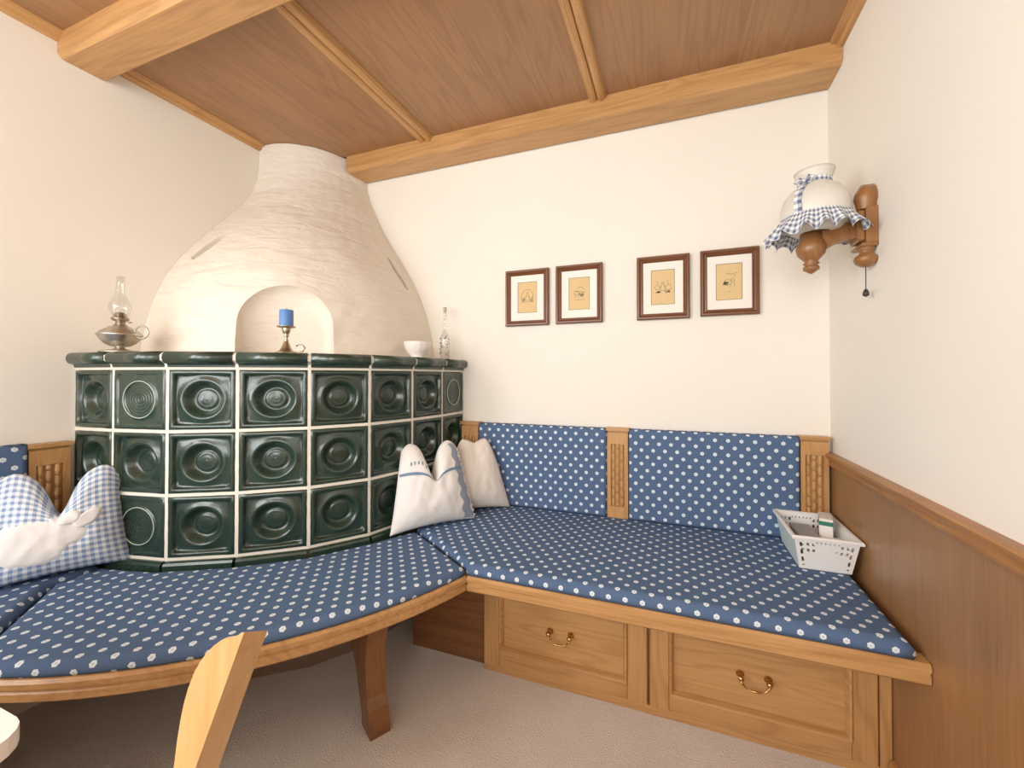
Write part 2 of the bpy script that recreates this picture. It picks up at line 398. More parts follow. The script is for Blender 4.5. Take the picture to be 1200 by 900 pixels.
def beam(x0, x1, ya, yb):
    c = 0.014
    pr = [(ya, H), (ya, ZB+c), (ya-c, ZB), (yb+c, ZB), (yb, ZB+c), (yb, H)]
    mb = MB(); n = 36
    rings = []
    for i in range(n+1):
        x = lerp(x0, x1, i/n)
        for q, (y, z) in enumerate(pr):
            j = 0.0016*noise.noise(Vector((x*9, q*3.1, ya*5)))
            mb.v.append(Vector((x, y+(j if 0 < q < 5 else 0), z+(j if 0 < q < 5 else 0))))
    m = len(pr)
    for i in range(n):
        for q in range(m): mb.f.append((i*m+q, i*m+(q+1) % m, (i+1)*m+(q+1) % m, (i+1)*m+q))
    mb.f += [tuple(range(m)), tuple(range(n*m, n*m+m))]
    return mb
obj('beam', beam(-2.196, -0.001, -0.002, -0.1533), 'oak_x', ce)
obj('beam', beam(-W+0.001, -0.001, -0.957, -1.09), 'oak_x', ce)
def edge_trim(x, s, ya, yb):
    pr = [(0, H), (0, H-0.030), (0.012, H-0.030), (0.020, H-0.024), (0.022, H-0.016), (0.036, H-0.012), (0.040, H-0.004), (0.040, H)]
    return MB().prism(pr, lambda p: (x+s*p[0], ya, p[1]), lambda p: (x+s*p[0], yb, p[1]))
k = 1
for x, s, ya, yb in ((-W, 1, -0.385, -0.957), (-W, 1, -1.09, REAR), (0, -1, -0.1533, -0.957), (0, -1, -1.09, REAR)):
    struct('trim_%d' % k, edge_trim(x, s, ya, yb), 'oak_y', 'moulded wooden strip where wall and ceiling meet'); k += 1

# ------------------------------------------------------------------ tiled stove
A = [(-2.534, -1.040), (-2.340, -1.025), (-2.125, -0.985), (-1.938, -0.885), (-1.766, -0.752), (-1.648, -0.585), (-1.595, -0.390), (-1.572, -0.195), (-1.572, -0.001)]
Z0, ZT, ROW, ZTOP = 0.480, 1.110, 0.210, 1.165
stove = thing('tiled_stove', 'round corner stove of dark green glazed tiles under a white plaster hood', 'stove', (-2.2, -0.4, 0))
def plan_prism(P, z0, z1): return MB().prism(P + [(-W+0.001, -0.001)], lambda p: (p[0], p[1], z0), lambda p: (p[0], p[1], z1))
obj('base', plan_prism(offset_path(A, -0.10), 0, 0.44), 'shaded_base_plaster', stove)
obj('grout_core', plan_prism(offset_path(A, -0.038), 0.44, ZT), 'grout', stove)
gj = MB()
for q in range(4):
    zc = ZT-ROW*q; sweep(gj, A, [(-0.038, zc-0.0055), (-0.005, zc-0.0055), (-0.005, zc+0.0055), (-0.038, zc+0.0055)])
for q in range(9):
    pa = [offset_path(A, d)[q] for d in (-0.040, -0.0052)]; tt = Vector((pa[1][1]-pa[0][1], -(pa[1][0]-pa[0][0]))).normalized()*0.0058
    gj.prism([(pa[0][0]+tt.x, pa[0][1]+tt.y), (pa[1][0]+tt.x, pa[1][1]+tt.y), (pa[1][0]-tt.x, pa[1][1]-tt.y), (pa[0][0]-tt.x, pa[0][1]-tt.y)], lambda p: (max(p[0], -W+0.001), min(p[1], -0.001), Z0), lambda p: (max(p[0], -W+0.001), min(p[1], -0.001), ZT))
obj('joints', gj, 'grout', stove)
obj('shelf', plan_prism(offset_path(A, -0.004), ZT, ZTOP-0.003), 'grout', stove)
def bowl_h(r, q):     # relief of a dished tile: r = distance from the centre, q = distance of the frame
    if q > 0.080:
        return interp([(0.080, -0.0165), (0.0835, -0.002), (0.087, 0.0), (0.094, -0.0005), (0.0975, -0.004), (0.1, -0.007)], q)
    return interp([(0, -0.0265), (0.008, -0.0275), (0.011, -0.0270), (0.016, -0.0280), (0.024, -0.0290), (0.028, -0.0285), (0.031, -0.0310), (0.037, -0.0340), (0.044, -0.030), (0.052, -0.0185),
                   (0.058, -0.0090), (0.062, -0.0060), (0.066, -0.0058), (0.070, -0.0085), (0.076, -0.0110), (0.084, -0.0125), (0.12, -0.0160)], r)
def ring_h(r, q):
    if q > 0.082: return interp([(0.082, -0.005), (0.084, -0.001), (0.094, -0.001), (0.0975, -0.004), (0.1, -0.007)], q)
    if r > 0.066: return -0.005
    if r > 0.058: return -0.005 + 0.004*math.sin((r-0.058)/0.008*PI)
    return -0.006 + 0.0009*math.cos(r/0.0105*2*PI)
def tile_mesh(fn, name, jit):
    seg = 40; mb = MB()
    inner = [0.004*i for i in range(0, 18)] if fn is bowl_h else [0.0026*i for i in range(0, 27)]
    outer = [0.0, 0.35, 0.7, 1.0]
    frame = [0.0812, 0.0835, 0.0865, 0.090, 0.094, 0.0975, 0.1]
    pts = []
    for r in inner[1:]:
        for k in range(seg):
            a = 2*PI*k/seg+PI/4; pts.append((r*math.cos(a), r*math.sin(a), fn(r, 0)))
    rl = inner[-1]
    def sq(a, d):
        c, s = math.cos(a), math.sin(a); t = d/max(abs(c), abs(s)); return c*t, s*t
    for t in outer[1:]:
        for k in range(seg):
            a = 2*PI*k/seg+PI/4; x1, y1 = sq(a, 0.080); x = lerp(rl*math.cos(a), x1, t); y = lerp(rl*math.sin(a), y1, t)
            pts.append((x, y, fn(math.hypot(x, y), 0)))
    for q in frame:
        for k in range(seg):
            a = 2*PI*k/seg+PI/4; x, y = sq(a, q); pts.append((x, y, fn(math.hypot(x, y), q)))
    for k in range(seg):
        a = 2*PI*k/seg+PI/4; x, y = sq(a, 0.1); pts.append((x, y, -0.036))
    n = len(pts)//seg
    pts = [(x+0.0008*noise.noise(Vector((x*40, y*40, jit))), y, h+0.0011*noise.noise(Vector((x*28, y*28, jit+3)))) for x, y, h in pts]
    # local frame of the tile: X across, Z up, -Y out of the stove
    vs = [(0, -fn(0, 0), 0)] + [(x, -h, y) for x, y, h in pts]
    fs = [(0, 1+k, 1+(k+1) % seg) for k in range(seg)]
    fs += [(1+j*seg+k, 1+j*seg+(k+1) % seg, 1+(j+1)*seg+(k+1) % seg, 1+(j+1)*seg+k) for j in range(n-1) for k in range(seg)]
    mb.add(vs, fs, True)
    me = mesh_from(mb, name); me.materials.append(MATS['green_glaze']); return me
bowls = [tile_mesh(bowl_h, 'dished_tile', j*11.0) for j in range(3)]; ring_me = tile_mesh(ring_h, 'ringed_tile', 5.0)
ring_mb = MB().tube([(0.061*math.cos(a), 0.0015, 0.061*math.sin(a)) for a in [2*PI*k/40 for k in range(40)]], 0.0016, 6, True)
line_me = mesh_from(ring_mb, 'ring_line'); line_me.materials.append(MATS['ring_glaze'])
RINGED = {(1, 0), (7, 0), (1, 2)}
G = 0.0075
for c in range(8):
    a, b2_ = Vector(A[c]), Vector(A[c+1]); mid = (a+b2_)/2; L = (b2_-a).length; t = (b2_-a).normalized(); ang = math.atan2(t.y, t.x)
    for rrow in range(3):
        me = ring_me if (c, rrow) in RINGED else bowls[(c*2+rrow) % 3]
        o = bpy.data.objects.new('tile', me); C.objects.link(o); o.parent = stove
        zc = ZT - ROW*(rrow+0.5)
        o.location = WM[stove].inverted() @ Vector((mid.x, mid.y, zc))
        o.rotation_euler = (0, 0, ang); o.scale = ((L-G)/0.2, 1, (ROW-G)/0.2)
        WM[o] = WM[stove]
        if (c, rrow) in RINGED:
            o['label'] = 'green tile with concentric rings'
            ro = bpy.data.objects.new('ring_line', line_me); C.objects.link(ro); ro.parent = o; ro['label'] = 'pale raised ring'
def segment_piece(prof, c, gap):
    P = [offset_path(A, d) for d, z in prof]; mb = MB(); m = len(prof)
    t = (Vector(A[c+1])-Vector(A[c])).normalized()*gap/2
    for e, sgn in ((c, 1), (c+1, -1)):
        for j, (d, z) in enumerate(prof): mb.v.append(Vector((P[j][e][0]+t.x*sgn, P[j][e][1]+t.y*sgn, z)))
    mb.f = [(j, (j+1) % m, m+(j+1) % m, m+j) for j in range(m)] + [tuple(range(m))[::-1], tuple(range(m, 2*m))]
    return mb
corn = [(-0.03, ZT+0.003), (0.002, ZT+0.003), (0.003, ZT+0.010), (0.006, ZT+0.014)]
for k in range(9):
    a = -PI/2 + k/8*PI
    corn.append((0.008+0.016*math.cos(a), 1.1445+0.0205*math.sin(a)))
corn.append((-0.03, ZTOP))
gcorn = [(-0.03, ZT), (0.0, ZT), (0.001, ZT+0.010), (0.004, ZT+0.016), (0.019, 1.135), (0.020, 1.152), (0.009, ZTOP-0.003), (-0.03, ZTOP-0.003)]
mbg = MB(); sweep(mbg, A, gcorn); obj('cornice_grout', mbg, 'grout', stove)
basep = [(-0.03, 0.440), (0.014, 0.440), (0.014, 0.466), (0.010, 0.473), (0.002, 0.476), (-0.03, 0.476)]
for c in range(8):
    o = obj('cornice_tile', segment_piece(corn, c, 0.011), 'green_glaze', stove)
    for i, p in enumerate(o.data.polygons): p.use_smooth = 3 < i < 14
    obj('base_tile', segment_piece(basep, c, 0.009), 'green_glaze', stove)
# plaster hood: stacked corner sections, niche and two slits cut out of it
HT = [(1.1625, .783, .857), (1.22, .780, .850), (1.3, .767, .837), (1.4, .740, .812), (1.5, .697, .773), (1.6, .645, .715), (1.7, .580, .641), (1.8, .511, .560),
      (1.9, .447, .478), (2.0, .395, .415), (2.07, .362, .393), (2.13, .343, .385), (2.2, .338, .382), (H-0.004, .338, .382)]
def hood_sec(z):
    ax = interp([(h[0], h[1]) for h in HT], z); ay = interp([(h[0], h[2]) for h in HT], z); return ax, ay, 2.2+0.7*(H-z)/1.09
def hood_pt(z, s, dent=True):
    ax, ay, n = hood_sec(z); a = s*PI/2
    x = ax*max(0, math.cos(a))**(2/n); y = ay*max(0, math.sin(a))**(2/n)
    k = 1.0
    if dent:
        e = min(1, s/0.06, (1-s)/0.06)
        k += e*(0.012*noise.noise(Vector((s*5, z*5, 1.7))) + 0.006*noise.noise(Vector((s*16, z*20+s*6, 4.2))))
    return Vector((-W+0.001+x*k, -0.001-y*k, z))
bm = bmesh.new(); NS, NZ = 96, 84; rows = []
for j in range(NZ+1):
    z = lerp(HT[0][0], HT[-1][0], j/NZ)
    rows.append([bm.verts.new(hood_pt(z, i/NS)) for i in range(NS+1)] + [bm.verts.new((-W+0.001, -0.001, z))])
n = NS+2
for j in range(NZ):
    for i in range(n): bm.faces.new((rows[j][i], rows[j][(i+1) % n], rows[j+1][(i+1) % n], rows[j+1][i]))
bm.faces.new(rows[0][::-1]); bm.faces.new(rows[-1])
bmesh.ops.recalc_face_normals(bm, faces=bm.faces)
me = bpy.data.meshes.new('hood'); bm.to_mesh(me); bm.free()
hood = bpy.data.objects.new('hood', me); C.objects.link(hood)
cuts = []
def cutter(mb):
    o = bpy.data.objects.new('cut', mesh_from(mb, 'cut')); C.objects.link(o); cuts.append(o)
    md = hood.modifiers.new('b', 'BOOLEAN'); md.object = o; md.operation = 'DIFFERENCE'; md.solver = 'EXACT'
NC = Vector((-1.925, -0.715)); NDIR = Vector((0.78, -0.62)).normalized(); NT = Vector((-NDIR.y, NDIR.x))
arch = []
for k in range(25):
    a = k/24*PI; arch.append((0.168*math.cos(a), ZTOP+0.125+0.170*math.sin(a)))
arch = [(0.168, ZTOP-0.0005)] + arch + [(-0.168, ZTOP-0.0005)]
mb = MB(); n = len(arch); ds = [(-0.155, 0.80), (-0.14, 0.90), (-0.11, 0.95), (-0.03, 0.985), (0.02, 1.0), (0.06, 1.03), (0.3, 1.05)]
for d, s in ds:
    for u, z in arch:
        p = NC + NDIR*d + NT*(u*s); mb.v.append(Vector((p.x, p.y, ZTOP-0.0005+(z-ZTOP+0.0005)*s)))
for j in range(len(ds)-1):
    for i in range(n): mb.f.append((j*n+i, j*n+(i+1) % n, (j+1)*n+(i+1) % n, (j+1)*n+i))
mb.f += [tuple(range(n))[::-1], tuple(range((len(ds)-1)*n, len(ds)*n))]
cutter(mb)
def slit(s0, z0, s1, z1, w):
    mb = MB(); N = 6
    for i in range(N+1):
        t = i/N; s = lerp(s0, s1, t); z = lerp(z0, z1, t)
        p = hood_pt(z, s, False); q = hood_pt(z, s+0.01, False); r_ = hood_pt(z+0.01, s, False)
        nn = (q-p).cross(r_-p).normalized()
        if nn.x - nn.y < 0: nn = -nn
        along = (hood_pt(lerp(z0, z1, min(1, t+.05)), lerp(s0, s1, min(1, t+.05)), False) - hood_pt(lerp(z0, z1, max(0, t-.05)), lerp(s0, s1, max(0, t-.05)), False)).normalized()
        side = along.cross(nn).normalized()
        ww = w*(0.5+0.5*math.sin(PI*min(1, max(0.08, t*1.0))))
        for a_, b_ in ((-1, -.06), (1, -.06), (1, .04), (-1, .04)): mb.v.append(p+side*(ww*a_)+nn*b_)
    for i in range(N):
        for k in range(4): mb.f.append((i*4+k, i*4+(k+1) % 4, i*4+4+(k+1) % 4, i*4+4+k))
    mb.f += [(3, 2, 1, 0), (N*4, N*4+1, N*4+2, N*4+3)]
    cutter(mb)
slit(0.958, 1.575, 0.895, 1.70, 0.026)
slit(0.062, 1.70, 0.036, 1.53, 0.017)
dg = bpy.context.evaluated_depsgraph_get()
me2 = bpy.data.meshes.new_from_object(hood.evaluated_get(dg))
for o in [hood] + cuts: bpy.data.objects.remove(o)
me2.transform(WM[stove].inverted()); me2.name = 'hood'
me2.materials.clear(); me2.materials.append(MATS['hood_plaster'])
for p in me2.polygons: p.use_smooth = p.area < 0.003
me2.set_sharp_from_angle(angle=math.radians(50))
hood = bpy.data.objects.new('hood', me2); C.objects.link(hood); hood.parent = stove; WM[hood] = WM[stove]
hood['label'] = 'rough white plaster hood with an arched niche'

# ------------------------------------------------------------------ benches
ZR, ZS, ZSC = 0.4286, 0.465, 0.459
CC = (-2.325, -0.275); RA = 1.19
def arc(r, a0, a1, n): return [(CC[0]+r*math.cos(math.radians(lerp(a0, a1, i/n))), CC[1]+r*math.sin(math.radians(lerp(a0, a1, i/n)))) for i in range(n+1)]
AR, AL = -18.3, -74.3
arc_end_r = arc(RA, AR, AL, 1)[0]; arc_end_l = arc(RA, AR, AL, 1)[1]
railp = [(-0.045, 0.377), (-0.010, 0.377), (-0.002, 0.384), (-0.002, 0.400), (-0.006, 0.4035), (-0.006, 0.407), (0.0, 0.4105), (0.0, 0.422), (-0.006, ZR), (-0.045, ZR)]
stove_out = offset_path(A, 0.018)
def carved_post(parent, fn, h0, h1, w, rows_):
    """fn(u across, d out of the wall, z) -> world"""
    def bx(mb, u0, u1, d0, d1, za, zb):
        return mb.prism([(u0, d0), (u1, d0), (u1, d1), (u0, d1)], lambda p: fn(p[0], p[1], za), lambda p: fn(p[0], p[1], zb))
    h = w/2; mb = MB()
    top = h1-0.07; bot = h0+0.05
    bx(mb, -h, h, 0.0, 0.030, h0, h1-0.012)
    bx(mb, -h, h, 0.030, 0.040, h0, bot); bx(mb, -h, h, 0.030, 0.040, top, h1-0.020)
    bx(mb, -h, -h+0.016, 0.030, 0.040, bot, top); bx(mb, h-0.016, h, 0.030, 0.040, bot, top)
    post = obj('back_post', mb, 'oak_z', parent)
    cp = MB(); bx(cp, -h-0.004, h+0.004, 0.0, 0.046, h1-0.012, h1); obj('cap', cp, 'oak_x', post)
    cv = MB(); cw = (w-0.034)/3
    for c in range(3):
        uc = (c-1)*cw; nb = rows_; L = (top-bot)/nb; off = 0 if c != 1 else 0.5
        for k in range(nb+(1 if c == 1 else 0)):
            za = max(bot, bot+(k-off)*L); zb = min(top, bot+(k+1-off)*L)
            if zb-za < 0.004: continue
            ring = []
            for zz, s in ((za+0.001, 0.72), (za+0.35*(zb-za), 1.0), (zb-0.001, 0.9)):
                ring.append([fn(uc+cw*0.46*s*math.cos(a), 0.030+0.0095*s*math.sin(a), zz) for a in [PI*q/6 for q in range(7)]])
            vs = [p for r_ in ring for p in r_]; m_ = 7
            fs = [(j*m_+i, j*m_+i+1, (j+1)*m_+i+1, (j+1)*m_+i) for j in range(2) for i in range(6)] + [tuple(range(7))[::-1], tuple(range(14, 21))]
            cv.add(vs, fs, False)
    obj('carving', cv, 'oak_z', post)
# straight bench along the back wall, with its drawers
YF = -0.652
br = thing('drawer_bench', 'straight oak bench with two drawers along the back wall', 'bench', (-0.7, -0.3, 0))
rb_path = [(arc_end_r[0], YF), (-0.009, YF)]
obj('front_rail', sweep(MB(), rb_path, railp), 'oak_x', br)
sb = [(-0.016, -0.002), (-1.553, -0.002), (-1.553, -0.39), (-1.47, -0.46), (arc_end_r[0]+0.002, YF+0.045), (-0.016, YF+0.045)]
obj('seat_board', MB().prism(sb, lambda p: (p[0], p[1], 0.392), lambda p: (p[0], p[1], ZR-0.0005)), 'oak_x', br)
YK = -0.4712; XK = -1.222
mb = MB(); mb.box((XK, YK+0.022, 0), (-0.014, YK+0.042, 0.392)); mb.box((XK, YK+0.042, 0), (XK+0.02, -0.002, 0.392)); mb.box((-0.034, YK+0.042, 0), (-0.016, -0.002, 0.392))
obj('carcass', mb, 'oakdark_z', br)
obj('plinth', MB().bevbox((XK, YK+0.022, 0), (-0.036, YK+0.002, 0.028), 0.002), 'oak_x', br)
obj('end_post', MB().bevbox((-0.036, YK+0.022, 0), (-0.008, YK, 0.392), 0.003), 'oak_z', br)
obj('top_rail', MB().box((XK, YK+0.022, 0.368), (-0.036, YK+0.004, 0.392)), 'oak_x', br)
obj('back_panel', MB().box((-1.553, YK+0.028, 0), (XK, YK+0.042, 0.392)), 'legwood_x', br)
def drawer(x0, x1, zl, zh, st):
    yf = YK-0.004; yb = YK+0.022
    a0, a1, b0, b1 = x0+st, x1-st, zl+st*0.86, zh-st*0.86
    fr = obj('drawer', MB().box((a0, yb-0.004, b0), (a1, yf+0.013, b1)), 'oak_x', br)
    for q0, q1 in ((x0, x0+st), (x1-st, x1)): obj('stile', MB().bevbox((q0, yb, zl), (q1, yf, zh), 0.003), 'oak_z', fr)
    for q0, q1 in ((zl, b0), (b1, zh)): obj('frame_rail', MB().bevbox((a0, yb, q0), (a1, yf+0.001, q1), 0.003), 'oak_x', fr)
    mo = MB(); w = 0.014
    pr = [(0, 0.0), (0.003, -0.005), (0.008, -0.003), (w, 0.010), (w, 0.014), (0, 0.014)]
    loops = [[(a0+d_, b0+d_), (a1-d_, b0+d_), (a1-d_, b1-d_), (a0+d_, b1-d_)] for d_, e in pr]
    for i in range(4):
        for lp, (d_, e) in zip(loops, pr): mo.v.append(Vector((lp[i][0], yf+e, lp[i][1])))
    m_ = len(pr)
    for i in range(4):
        for j in range(m_): mo.f.append((i*m_+j, i*m_+(j+1) % m_, ((i+1) % 4)*m_+(j+1) % m_, ((i+1) % 4)*m_+j))
    obj('moulding', mo, 'oak_x', fr)
    xc = (x0+x1)/2; zc = 0.192; hb = MB(); yp = yf+0.013
    for s in (-1, 1):
        hb.lathe([(0.0001, 0.0), (0.010, 0.0), (0.011, 0.003), (0.006, 0.006), (0.005, 0.018), (0.008, 0.021), (0.009, 0.026), (0.005, 0.031), (0.0001, 0.032)], 14, (xc+s*0.037, yp, zc), Matrix.Rotation(PI/2, 4, 'X'))
    pts = []
    for k in range(17):
        t = k/16*2-1; pts.append((xc+0.039*t, yp-0.026-0.006*(1-t*t), zc-0.004-0.020*(1-abs(t)**4)))
    hb.tube(pts, [0.003+0.0012*math.cos(i/16*PI*4) for i in range(17)], 8)
    hb.tube([(xc-0.045, yp-0.024, zc+0.008), (xc-0.041, yp-0.026, zc+0.002), (xc-0.039, yp-0.026, zc-0.004)], [0.002, 0.004, 0.003], 8)
    hb.tube([(xc+0.045, yp-0.024, zc+0.008), (xc+0.041, yp-0.026, zc+0.002), (xc+0.039, yp-0.026, zc-0.004)], [0.002, 0.004, 0.003], 8)
    h_ = obj('handle', hb, 'brass', fr); h_['label'] = 'curved brass bail handle'
drawer(XK+0.002, -0.640, 0.030, 0.366, 0.062)
drawer(-0.632, -0.040, 0.030, 0.366, 0.058)
ZP = 0.857
for x0, x1 in ((-1.561, -1.468), (-0.836, -0.745), (-0.108, -0.017)):
    carved_post(br, lambda u, d, z, xc=(x0+x1)/2: (xc+u, -0.002-d, z), ZS+0.001, ZP, x1-x0-0.001, 7)
# curved bench in front of the stove
bc = thing('curved_bench', 'curved oak bench wrapping around the front of the stove', 'bench', (-1.5, -0.95, 0))
obj('front_rail', sweep(MB(), arc(RA, AL, AR, 40), railp), 'oak_x', bc)
inner_arc = [p for p in offset_path(A, 0.016)[1:7]]
sb = arc(RA-0.045, AL, AR, 40) + [(-1.485, -0.468)] + inner_arc[::-1][1:] + [(-2.30, -1.17)]
obj('seat_board', MB().prism(sb, lambda p: (p[0], p[1], 0.392), lambda p: (p[0], p[1], ZR-0.0005)), 'oak_x', bc)
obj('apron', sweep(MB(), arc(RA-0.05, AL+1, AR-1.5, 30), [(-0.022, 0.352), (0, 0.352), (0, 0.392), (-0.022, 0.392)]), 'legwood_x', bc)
def bench_leg(angle):
    a = math.radians(angle); rd = Vector((math.cos(a), math.sin(a))); tg = Vector((-rd.y, rd.x))
    prof = [(1.085, 0), (1.088, 0.02), (1.070, 0.075), (1.052, 0.10), (1.048, 0.14), (1.040, 0.22), (1.052, 0.28), (1.085, 0.352), (1.085, 0.392), (0.82, 0.392), (0.82, 0.33), (0.845, 0.27), (0.955, 0.12), (1.005, 0.03), (1.005, 0)]
    f = lambda s: (lambda p: (CC[0]+rd.x*p[0]+tg.x*s, CC[1]+rd.y*p[0]+tg.y*s, p[1]))
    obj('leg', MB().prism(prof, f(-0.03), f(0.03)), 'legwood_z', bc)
bench_leg(-30.5)
# bench along the left wall
bl = thing('side_bench', 'oak bench along the left wall, mostly outside the picture', 'bench', (-2.2, -1.9, 0))
XF = arc_end_l[0]; YE = -2.75
obj('front_rail', sweep(MB(), [(XF, YE), (XF, arc_end_l[1])], railp), 'oak_y', bl)
sb = [(-W+0.002, YE), (XF-0.045, YE), (XF-0.045, arc_end_l[1]), (-2.30, -1.172), (-2.36, -1.055), (-W+0.002, -1.066)]
obj('seat_board', MB().prism(sb, lambda p: (p[0], p[1], 0.392), lambda p: (p[0], p[1], ZR-0.0005)), 'oak_y', bl)
obj('back_panel', MB().box((-2.13, YE, 0), (-2.11, -1.40, 0.392)), 'oakdark_y', bl)
carved_post(bl, lambda u, d, z: (-W+0.002+d, -1.108+u, z), ZS+0.001, 0.862, 0.094, 7)

# cushions
def densify(P, step=0.03):
    out = []
    for i in range(len(P)):
        a, c = Vector(P[i]), Vector(P[(i+1) % len(P)]); n_ = max(1, int((c-a).length/step))
        out += [tuple(a.lerp(c, k/n_)) for k in range(n_)]
    return out
def area2(P): return sum(P[i][0]*P[(i+1) % len(P)][1]-P[(i+1) % len(P)][0]*P[i][1] for i in range(len(P)))
def seat_cushion(P, label, zt=ZS):
    if area2(P) < 0: P = P[::-1]
    P = densify(P)
    return tag(obj('seat_cushion', cushion(P, ZR, zt), 'dot_fabric'), label, 'cushion', 'seat cushions on the benches')
seat_cushion([(-0.034, -0.004), (-0.034, -0.645), (arc_end_r[0]+0.006, -0.645), (-1.480, -0.466), (-1.548, -0.43), (-1.540, -0.004)], 'blue dotted seat pad on the straight bench with drawers')
cush_arc = arc(RA-0.008, AL, AR, 34)
inn = offset_path(A, 0.020)
seat_cushion(cush_arc + [(-1.489, -0.470)] + [(-1.545, -0.435)] + [inn[5], inn[4], inn[3], inn[2], (-2.325, inn[1][1]-0.004)] + [(-2.313, -1.166)], 'curved blue dotted seat pad in front of the green stove', ZSC)
seat_cushion([(-W+0.004, YE), (XF-0.008, YE), (XF-0.008, arc_end_l[1]-0.005), (-2.318, -1.171), (-2.338, -1.05), (-W+0.004, -1.066)], 'blue dotted seat pad at the left edge under the checked pillow')
def back_cushion(fn, u0, u1, z0, z1, label):
    """fn(u, d, z): upholstered back panel"""
    mb = MB(); uv = []; P = densify([(u0, z0), (u1, z0), (u1, z1), (u0, z1)], 0.05); n_ = len(P)
    r = 0.016; th = 0.050
    if area2(P) < 0: P = P[::-1]
    q0 = r*PI/2; st = [(0, 0.0, q0+th-r), (0, th-r, q0)] + [(-r*(1-math.cos(a)), th-r+r*math.sin(a), q0*(1-k/4)) for k, a in [(k, k/4*PI/2) for k in range(1, 5)]]
    for d, h, drop in st:
        for p, q in zip(offset_path(P, d, True), offset_path(P, -r+drop, True)):
            mb.v.append(Vector(fn(p[0], h, p[1]))); uv.append((q[0]*1.0, q[1]))
    for j in range(len(st)-1):
        for i in range(n_):
            mb.smooth.add(len(mb.f)); mb.f.append((j*n_+i, j*n_+(i+1) % n_, (j+1)*n_+(i+1) % n_, (j+1)*n_+i))
    mb.f += [tuple(range((len(st)-1)*n_, len(st)*n_)), tuple(range(n_))[::-1]]
    mb.uv = uv
    return tag(obj('backrest_cushion', mb, 'dot_fabric'), label, 'cushion', 'padded backrests on the walls')
bw = lambda u, d, z: (u, -0.002-d, z)
back_cushion(bw, -1.466, -0.838, ZS+0.001, 0.853, 'blue dotted backrest pad behind the white pillows')
back_cushion(bw, -0.743, -0.110, ZS+0.001, 0.853, 'blue dotted backrest pad beside the white basket')
back_cushion(lambda u, d, z: (-W+0.002+d, u, z), YE, -1.157, ZS+0.001, 0.866, 'blue dotted backrest pad on the left wall behind the checked pillow')

# ------------------------------------------------------------------ pillows
def pillow_mesh(w, h, t, chop, cw=0.33, taper=0.25, seed=0.0, nu=52, nv=48):
    def front(u, v, s):
        pu = 1-0.10*(1-v*v)*(0.5+0.5*abs(u)); pv = 1-0.07*(1-u*u)
        x = u*w/2*pu; z = v*h/2*pv
        up = max(0, (v+0.15)/1.15)
        z -= chop*math.exp(-(abs(u)/cw)**1.4)*up**1.5
        ear = max(0, v)**2
        x *= 1-taper*((v+1)/2)**1.6
        z -= h*0.11*max(0, (abs(u)-0.62)/0.38)**2*up**2
        e = max(0.0, (1-abs(u)**2.4))*max(0.0, (1-abs(v)**2.4))
        th = t/2*e**0.55*(1-0.35*math.exp(-(u/(cw*0.6))**2)*up**2)
        th *= 1+0.25*(-v)
        th += 0.007*noise.noise(Vector((u*2.6+seed, v*2.6, s)))*e**0.5 + 0.004*noise.noise(Vector((u*6+seed, v*4, s+3)))*e**0.5
        return Vector((x, -s*th, z+h/2))
    mb = MB(); uv = []
    for s in (1, -1):
        o = len(mb.v)
        for j in range(nv+1):
            for i in range(nu+1):
                u = math.sin((i/nu*2-1)*PI/2*0.999); v = math.sin((j/nv*2-1)*PI/2*0.999)
                u = 0.5*u+0.5*(i/nu*2-1); v = 0.5*v+0.5*(j/nv*2-1)
                mb.v.append(front(u, v, s)); uv.append((u*w/2+0.5, v*h/2+0.5))
        for j in range(nv):
            for i in range(nu):
                a = o+j*(nu+1)+i; q = (a, a+1, a+nu+2, a+nu+1)
                mb.smooth.add(len(mb.f)); mb.f.append(q if s == 1 else q[::-1])
    mb.uv = uv
    return mb, front
def weld(o):
    bm = bmesh.new(); bm.from_mesh(o.data); bmesh.ops.remove_doubles(bm, verts=bm.verts, dist=0.0008); bm.to_mesh(o.data); bm.free()
def pillow(name, label, base, facing, lean, w, h, t, chop, mat, seed, roll=0.0, cw=0.33, taper=0.25):
    """facing = direction of the front, lean = tilt backwards"""
    ang = math.atan2(facing[1], facing[0]) + PI/2
    M = Matrix.Translation(base) @ Matrix.Rotation(ang, 4, 'Z') @ Matrix.Rotation(-lean, 4, 'X') @ Matrix.Rotation(roll, 4, 'Y')
    o = thing(name, label, 'pillow', base); o.rotation_euler = M.to_euler(); WM[o] = M
    tag(o, group='throw pillows on the bench')
    mb, fn = pillow_mesh(w, h, t, chop, cw, taper, seed=seed)
    c = obj('cover', mb, mat, o, local=True); weld(c)
    return o, fn
def patch(fn, outline, n=10, lift=0.003, s=1):
    """thin raised applique following the pillow front inside a (u,v) star-shaped outline"""
    mb = MB(); cu = sum(p[0] for p in outline)/len(outline); cv = sum(p[1] for p in outline)/len(outline)
    mb.v.append(fn(cu, cv, s)+Vector((0, -s*lift, 0))); m_ = len(outline)
    for k in range(1, n+1):
        for p in outline:
            q = fn(lerp(cu, p[0], k/n), lerp(cv, p[1], k/n), s); mb.v.append(q+Vector((0, -s*(lift if k < n else -0.001), 0)))
    mb.f = [(0, 1+i, 1+(i+1) % m_) for i in range(m_)]
    for k in range(n-1):
        for i in range(m_): mb.f.append((1+k*m_+i, 1+k*m_+(i+1) % m_, 1+(k+1)*m_+(i+1) % m_, 1+(k+1)*m_+i))
    mb.smooth = set(range(len(mb.f)))
    return mb
p1, f1 = pillow('checked_pillow', 'blue and white checked pillow with white applique on the left bench', (-2.338, -1.146, ZS+0.003), (0.90, -0.44), 0.16, 0.325, 0.335, 0.14, 0.15, 'gingham_blue', 1.0, cw=0.26, taper=0.2)
blob = []
